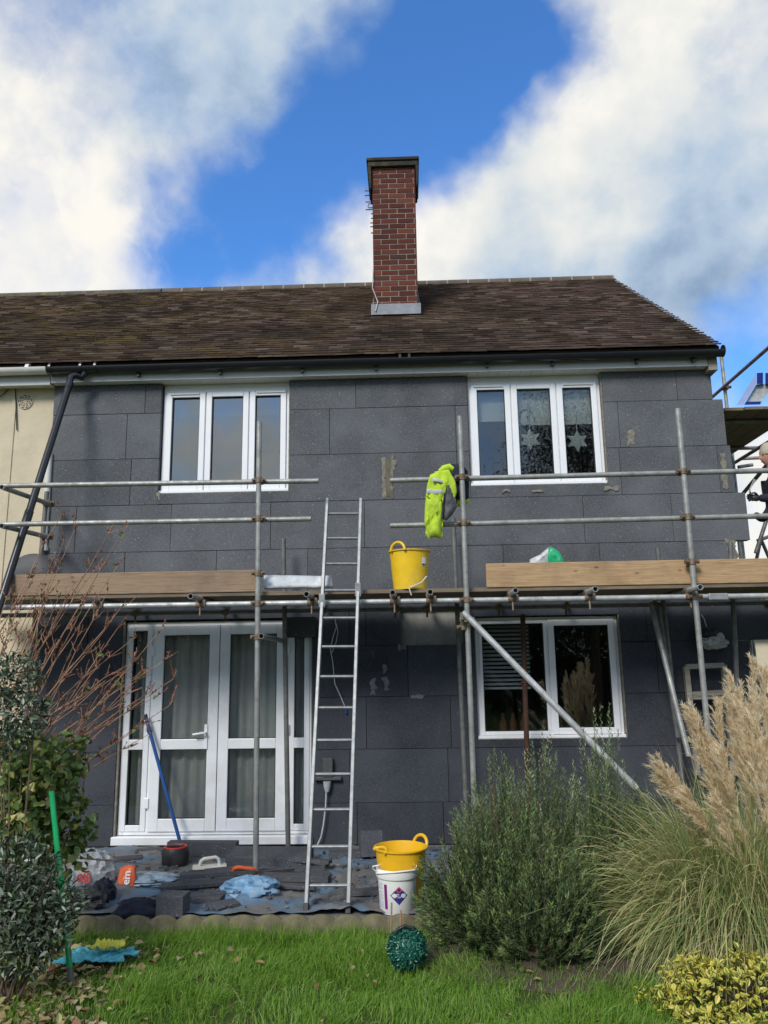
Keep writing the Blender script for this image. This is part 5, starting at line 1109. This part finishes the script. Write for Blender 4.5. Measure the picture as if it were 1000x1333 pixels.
def leafy(name, label, cat, blobs, Lr, Wr, mat, per, seed, base):
    global rng
    rng = np.random.default_rng(seed); th = thing(name, base, label, cat); Ps, Ds, Ns = [], [], []; k = MB()
    for (c_, r_) in blobs:
        n_ = int(per*r_[0]*r_[2]/.02*(2.8 if mat == 'grey_leaf' else 2.0)); d = nrmz(rng.normal(size=(n_,3))); lump = np.array([1+.4*noise.noise(V(tuple(q*2.4))+c_) for q in d]); rad = rng.uniform(.35,1,n_)**.5
        Ps.append(np.array(c_)+d*np.array(r_)*(rad*lump)[:,None]); Ds.append(nrmz(d*.5+rdir(n_)*.9+np.array([0,0,.1]))); Ns.append(nrmz(d*.6+rdir(n_)*.8+np.array([0,-.2,.6])))
        for i in range(min(2,n_)): q = Ps[-1][i]; k.poly([base+V((random.uniform(-.05,.05),random.uniform(-.05,.05),0)), base.lerp(V(q),.55)+V((0,0,.05)), V(q)], [.007,.005,.002], 5, cap=False)
    P, D, Nn = np.concatenate(Ps), np.concatenate(Ds), np.concatenate(Ns); n_ = len(P)
    np_obj('foliage', np_mesh('foliage', *leaves(P, D, Nn, rng.uniform(*Lr,n_), rng.uniform(*Wr,n_))), M[mat], th); k.build('stems', M['bark'], th, smooth=60); return th
gl = [(at(x,y,Y), (r,r*.9,r)) for x,y,Y,r in ((85,985,-2.75,.15),(25,1010,-3.1,.17),(15,1075,-3.15,.17),(60,1040,-2.9,.2),(90,1075,-2.75,.16),(30,1080,-2.9,.22),(70,1005,-2.8,.16),(20,985,-2.9,.16),(10,1040,-2.9,.2),(85,1115,-2.7,.14))]
leafy('leafy_shrub', 'mid-green shrub with rounded leaves below the bare twigs', 'shrub', gl, (.042,.078), (.03,.054), 'green_leaf', 62, 21, V((at(40,1150,-2.8).x,-2.75,zg)))
gy = [(at(x,y,Y), (r,r*.9,r*.9)) for x,y,Y,r in ((18,880,-3.2,.16),(30,930,-3.25,.16),(12,965,-3.2,.11),(25,1130,-3.4,.2),(55,1165,-3.4,.15),(20,1195,-3.45,.2),(60,1215,-3.4,.14),(85,1180,-3.35,.1),(30,1235,-3.45,.16))]
leafy('grey_shrub', 'dark grey-green evergreen shrub in the left foreground', 'shrub', gy, (.026,.065), (.010,.022), 'grey_leaf', 130, 23, V((at(10,1290,-3.4).x,-3.4,zg)))
# topiary ball
rng = np.random.default_rng(3); bc = at(530,1235,-2.93); tbx = thing('topiary_ball', V((bc.x,bc.y,zg)), 'dark green artificial topiary ball lying on the lawn', 'topiary ball')
k = MB(); k.blob(bc, (.104,.104,.104), .03, 2, 1); k.build('core', M['ball_leaf'], tbx, smooth=60)
n_ = 2400; d = nrmz(rng.normal(size=(n_,3))); P = np.array(bc)+d*rng.uniform(.098,.119,n_)[:,None]; np_obj('leaves', np_mesh('leaves', *leaves(P, nrmz(d*.5+rdir(n_)), nrmz(d+rdir(n_)*.4), rng.uniform(.014,.022,n_), rng.uniform(.009,.013,n_))), M['ball_leaf'], tbx)
k = MB(); k.poly([bc+V((-.08,-.02,.075)), bc+V((-.055,-.03,.115)), bc+V((-.01,-.02,.135)), bc+V((.04,-.01,.11))],.010,8); k.build('hanger', M['black_plastic'], tbx, smooth=60)
for j, (x,y,yb_) in enumerate(((510,1175,1215),(522,1185,1212))):
    k = MB(); k.tube(at(x-1,yb_+8,-2.6), at(x,y,-2.6), .0055, 8); k.build('garden_stick', M['twig'], None, ('tall','short')[j]+' thin red-brown stick standing in the grass behind the topiary ball', 'stick')
# lawn grass
def zl(x, y): return -.14
def lawn_grass():
    global rng
    rng = np.random.default_rng(8); n_ = 120000; X = rng.uniform(-3.1,2.4,n_); Y = -2.27-2.0*rng.uniform(0,1,n_)**1.25
    keep = ~((X > .15) & (((X-1.75)/1.65)**2+((Y+2.52)/.60)**2 < 1)); bare = np.array([noise.noise(V((x*1.7,y*1.7,3)))+.4*noise.noise(V((x*6,y*6,1))) for x,y in zip(X,Y)])
    left = (X < -1.75); keep &= ~(left & (rng.uniform(0,1,n_) < .55)); keep &= ~((bare < -.24) & (rng.uniform(0,1,n_) < .75)); X, Y, bare = X[keep], Y[keep], bare[keep]; n_ = len(X)
    tuft = np.array([noise.noise(V((x*2.6,y*2.6,8))) for x,y in zip(X,Y)]); az = rng.uniform(0,2*np.pi,n_); lean = np.abs(rng.normal(0,.6,n_)); flow = np.array([noise.noise(V((x*1.9,y*1.9,14)))*6 for x,y in zip(X,Y)])
    az = np.where(rng.uniform(0,1,n_) < .55, flow, az)
    D = np.c_[np.cos(az)*lean, np.sin(az)*lean, np.ones(n_)]; L = rng.uniform(.05,.145,n_)*(1+1.0*tuft); L *= np.where(Y > -2.45, 1.15, 1)
    return blades(np.c_[X,Y,np.full(n_,-.14)], D, L, rng.uniform(.0024,.0046,n_), rng.uniform(.15,.7,n_), 4)
np_obj('grass', np_mesh('grass', *lawn_grass()), M['grass'], origin=(0,-3,-.14), kind='stuff', label='rough green lawn grass', cat='grass')
rng = np.random.default_rng(19); n_ = 800
X = np.concatenate([rng.normal(-2.1,.26,700), rng.uniform(-2.6,1.0,34)]); Y = np.concatenate([rng.uniform(-3.9,-2.6,700), rng.uniform(-3.9,-2.3,34)]); n_ = 734
np_obj('fallen_leaves', np_mesh('fallen_leaves', *leaves(np.c_[X,Y,rng.uniform(-.12,-.07,n_)], nrmz(np.c_[rng.normal(size=(n_,2)),rng.normal(size=n_)*.2]), nrmz(np.c_[rng.normal(size=(n_,2))*.4,np.ones(n_)]), rng.uniform(.03,.072,n_), rng.uniform(.022,.05,n_), .3)), M['dead_leaf'], origin=(-2,-3,-.14), kind='stuff', label='fallen yellow and brown leaves on the lawn', cat='leaves')
# ================================================================== THE GARDEN BEHIND THE PHOTOGRAPHER (mirrored in the panes)
def back_tree(label, x, y, h, r, seed, kindname='garden_tree'):
    global rng
    rng = np.random.default_rng(seed); th = thing(kindname, (x,y,zg), label, 'tree'); k = MB(); k.poly([(x,y,zg),(x+.1,y,h*.4),(x,y+.1,h*.85)],[.2,.14,.04],8)
    cl = []
    for i in range(26):
        d = rdir(1)[0]; c_ = V((x,y,h*.62))+V((d[0]*r,d[1]*r,d[2]*h*.36)); cl.append(c_); k.poly([V((x,y,h*.4)), V((x,y,h*.5)).lerp(c_,.6), c_],[.06,.04,.015],5)
    k.build('trunk', M['bark'], th, smooth=60); n_ = 45000; ci = rng.integers(0,len(cl),n_); P = np.array([tuple(c_) for c_ in cl])[ci]+rng.normal(size=(n_,3))*r*.28
    np_obj('crown', np_mesh('crown', *leaves(P, rdir(n_), rdir(n_,.6), rng.uniform(.05,.11,n_), rng.uniform(.03,.06,n_))), M['tree_leaf'], th)
back_tree('tall tree behind the photographer mirrored in the upper right window', 6.6, -20, 11.5, 2.4, 61)
back_tree('dark bushy tree behind the photographer mirrored in the lower panes', 1.5, -22, 5.4, 2.6, 62)
back_tree('broad tree behind the photographer mirrored in the glazed door', -5.0, -22, 5.2, 2.8, 63)
back_tree('low tree behind the photographer mirrored at the foot of the upper right window', 3.4, -23, 8.2, 1.6, 64)
k = MB()
for i in range(120): x = -14+i*.25; k.box(x,x+.245,-24.02,-24,zg,1.75)
fe = k.build('garden_fence', M['oldwood'], None, 'weathered board fence at the end of the garden behind the photographer', 'fence')
rng = np.random.default_rng(71); he = thing('hedge', (0,-23,zg), 'long dark hedge behind the photographer mirrored in the lower panes', 'hedge'); n_ = 60000
X = rng.uniform(-13,13,n_); u_ = rng.uniform(0,1,n_); top = np.array([3.5+.5*noise.noise(V((x*.5,0,2)))+.3*noise.noise(V((x*2,0,5))) for x in X])
P = np.c_[X, -22.9+rng.normal(0,.35,n_), zg+u_**.7*top]; np_obj('foliage', np_mesh('foliage', *leaves(P, rdir(n_), rdir(n_,.5), rng.uniform(.09,.2,n_), rng.uniform(.06,.12,n_))), M['tree_leaf'], he)
k = MB()
for i in range(9): k.tube((-12+i*3,-23.1,zg),(-12+i*3,-23.1,2.4),.09,7); 
k.build('stems', M['bark'], he)
# ================================================================== SKY, SUN, CAMERA
SUN_EL, SUN_AZ = math.radians(38), math.radians(205)            # azimuth from +Y clockwise: behind and a little to the left... of the photographer
W = bpy.data.worlds.new('World'); SC.world = W; W.use_nodes = True; nt = W.node_tree; nt.nodes.clear()
class WT(NT):
    def __init__(s): s.t = nt
wt = WT(); out = wt.n('ShaderNodeOutputWorld'); tc_ = wt.n('ShaderNodeTexCoord'); DIR = tc_.outputs['Generated']
sky = wt.n('ShaderNodeTexSky', sky_type='NISHITA', sun_disc=False, sun_elevation=SUN_EL, sun_rotation=SUN_AZ, altitude=80, air_density=1.0, dust_density=.6, ozone_density=2.2)
sky_c = wt.mix(1.0, sky.outputs[0], (.55,1.02,1.52), 'MULTIPLY')
nz = wt.n('ShaderNodeTexNoise'); nz.inputs['Scale'].default_value = 4.0; nz.inputs['Detail'].default_value = 4; nz.inputs['Roughness'].default_value = .55; wt.l(DIR, nz.inputs['Vector'])
sub = wt.n('ShaderNodeVectorMath', operation='SUBTRACT'); wt.l(nz.outputs['Color'], sub.inputs[0]); sub.inputs[1].default_value = (.5,.5,.5)
scl = wt.n('ShaderNodeVectorMath', operation='SCALE'); wt.l(sub.outputs[0], scl.inputs[0]); scl.inputs['Scale'].default_value = .24
wd = wt.n('ShaderNodeVectorMath', operation='ADD'); wt.l(DIR, wd.inputs[0]); wt.l(scl.outputs[0], wd.inputs[1]); WD = wd.outputs[0]
def blob_at(x, y, r, d=None):
    d = d or ray(x,y).normalized(); v_ = wt.n('ShaderNodeVectorMath', operation='DISTANCE'); wt.l(WD, v_.inputs[0]); v_.inputs[1].default_value = d
    m_ = wt.n('ShaderNodeMapRange', interpolation_type='SMOOTHSTEP'); m_.inputs['From Min'].default_value = 0; m_.inputs['From Max'].default_value = r/1000*1.62; m_.inputs['To Min'].default_value = 1; m_.inputs['To Max'].default_value = 0; wt.l(v_.outputs['Value'], m_.inputs['Value']); return m_.outputs[0]
def total(L):
    s_ = None
    for b_, w_ in L:
        q = wt.math('MULTIPLY', b_, w_); s_ = q if s_ is None else wt.math('ADD', s_, q)
    return s_
blue = total([(blob_at(600,60,130),1.0),(blob_at(560,150,125),1.05),(blob_at(480,225,125),1.0),(blob_at(390,285,100),.85),(blob_at(290,320,85),.65),(blob_at(220,355,70),.6),(blob_at(650,20,100),.8),(blob_at(960,450,110),1.2),(blob_at(190,130,70),.30),(blob_at(740,150,60),.30),(blob_at(965,110,70),.45),(blob_at(20,0,60),.2),
              (blob_at(0,0,420,V((.1,-.75,.66)).normalized()),.6)])
fb = wt.noise(5.5, 10, .57, DIR, 0.); fb2 = wt.noise(2.6, 7, .58, DIR)
fd = wt.n('ShaderNodeVectorMath', operation='ADD'); wt.l(DIR, fd.inputs[0]); fd.inputs[1].default_value = (-.020,0,.026); fb3 = wt.noise(5.5, 6, .5, fd.outputs[0], 0.)
cloudy = total([(blob_at(470,335,85),.55),(blob_at(570,300,110),.45),(blob_at(640,220,130),.35),(blob_at(860,340,230),.45),(blob_at(720,60,110),.3),(blob_at(920,200,160),.3),(blob_at(330,60,150),.3),(blob_at(230,200,120),.25)])
den = wt.math('SUBTRACT', wt.math('ADD', wt.math('ADD', cloudy, .88), wt.math('MULTIPLY', wt.math('SUBTRACT', fb, .5), 1.7)), wt.math('MULTIPLY', blue, .86))
dm = wt.n('ShaderNodeMapRange', interpolation_type='SMOOTHSTEP'); dm.inputs['From Min'].default_value = .0; dm.inputs['From Max'].default_value = 1.12; ci = wt.noise(9, 9, .62, wd.outputs[0], .6); cm_ = wt.math('MULTIPLY', wt.math('SUBTRACT', ci, .52), 2.2); cmx = wt.n('ShaderNodeClamp'); wt.l(cm_, cmx.inputs[0]); wt.l(wt.math('ADD', den, wt.math('MULTIPLY', cmx.outputs[0], .5)), dm.inputs['Value'])
bright = total([(blob_at(0,160,230),.55),(blob_at(90,320,200),.55),(blob_at(510,310,110),.8),(blob_at(610,290,120),.6),(blob_at(790,60,150),.6),(blob_at(760,270,110),.45),(blob_at(960,640,160),.5),(blob_at(880,20,120),.4),(blob_at(0,0,330,V((-.3,-.94,.17)).normalized()),.9)])
grey = total([(blob_at(330,70,190),.55),(blob_at(700,340,200),.5),(blob_at(850,370,220),.65),(blob_at(330,230,120),.35),(blob_at(180,120,110),.3),(blob_at(100,250,100),.25),(blob_at(600,370,120),.3),(blob_at(0,0,420,V((-.28,-.90,.42)).normalized()),.9)])
cb_ = wt.math('ADD', wt.math('ADD', .42, wt.math('MULTIPLY', wt.math('SUBTRACT', fb2, .5), .9)), wt.math('SUBTRACT', wt.math('MULTIPLY', bright, .55), wt.math('MULTIPLY', grey, .38)))
cb_ = wt.math('ADD', wt.math('ADD', cb_, .13), wt.math('MULTIPLY', wt.math('SUBTRACT', fb, fb3), 1.5))
cc = wt.ramp(cb_, [(.05,(.20,.29,.42)),(.36,(.37,.46,.57)),(.66,(.57,.60,.61)),(1.0,(.76,.735,.68))])
bg1 = wt.n('ShaderNodeBackground'); wt.l(sky_c, bg1.inputs[0]); bg1.inputs[1].default_value = .115
bg2 = wt.n('ShaderNodeBackground'); wt.l(cc, bg2.inputs[0]); bg2.inputs[1].default_value = .92
mx = wt.n('ShaderNodeMixShader'); wt.l(dm.outputs[0], mx.inputs[0]); wt.l(bg1.outputs[0], mx.inputs[1]); wt.l(bg2.outputs[0], mx.inputs[2]); wt.l(mx.outputs[0], out.inputs[0])
L = bpy.data.lights.new('Sun', 'SUN'); L.energy = 2.2; L.angle = math.radians(18); L.color = (1,.95,.87); lo_ = bpy.data.objects.new('Sun', L); COL.objects.link(lo_)
sd_ = V((math.sin(SUN_AZ)*math.cos(SUN_EL), math.cos(SUN_AZ)*math.cos(SUN_EL), math.sin(SUN_EL))); lo_.rotation_euler = sd_.to_track_quat('Z','Y').to_euler(); lo_.location = (0,-10,12)
cam = bpy.data.cameras.new('Camera'); cam.sensor_fit = 'HORIZONTAL'; cam.sensor_width = 36; cam.lens = 36; cam.clip_end = 1000; co = bpy.data.objects.new('Camera', cam); COL.objects.link(co)
co.matrix_world = Matrix(((RGT.x,UPV.x,-FWD.x,CAM.x),(RGT.y,UPV.y,-FWD.y,CAM.y),(RGT.z,UPV.z,-FWD.z,CAM.z),(0,0,0,1))); SC.camera = co
SC.view_settings.view_transform = 'Standard'; SC.view_settings.look = 'None'; SC.view_settings.exposure = .5; SC.view_settings.gamma = 1
SC.cycles.max_bounces = 8; SC.cycles.transparent_max_bounces = 12; SC.cycles.sample_clamp_indirect = 6
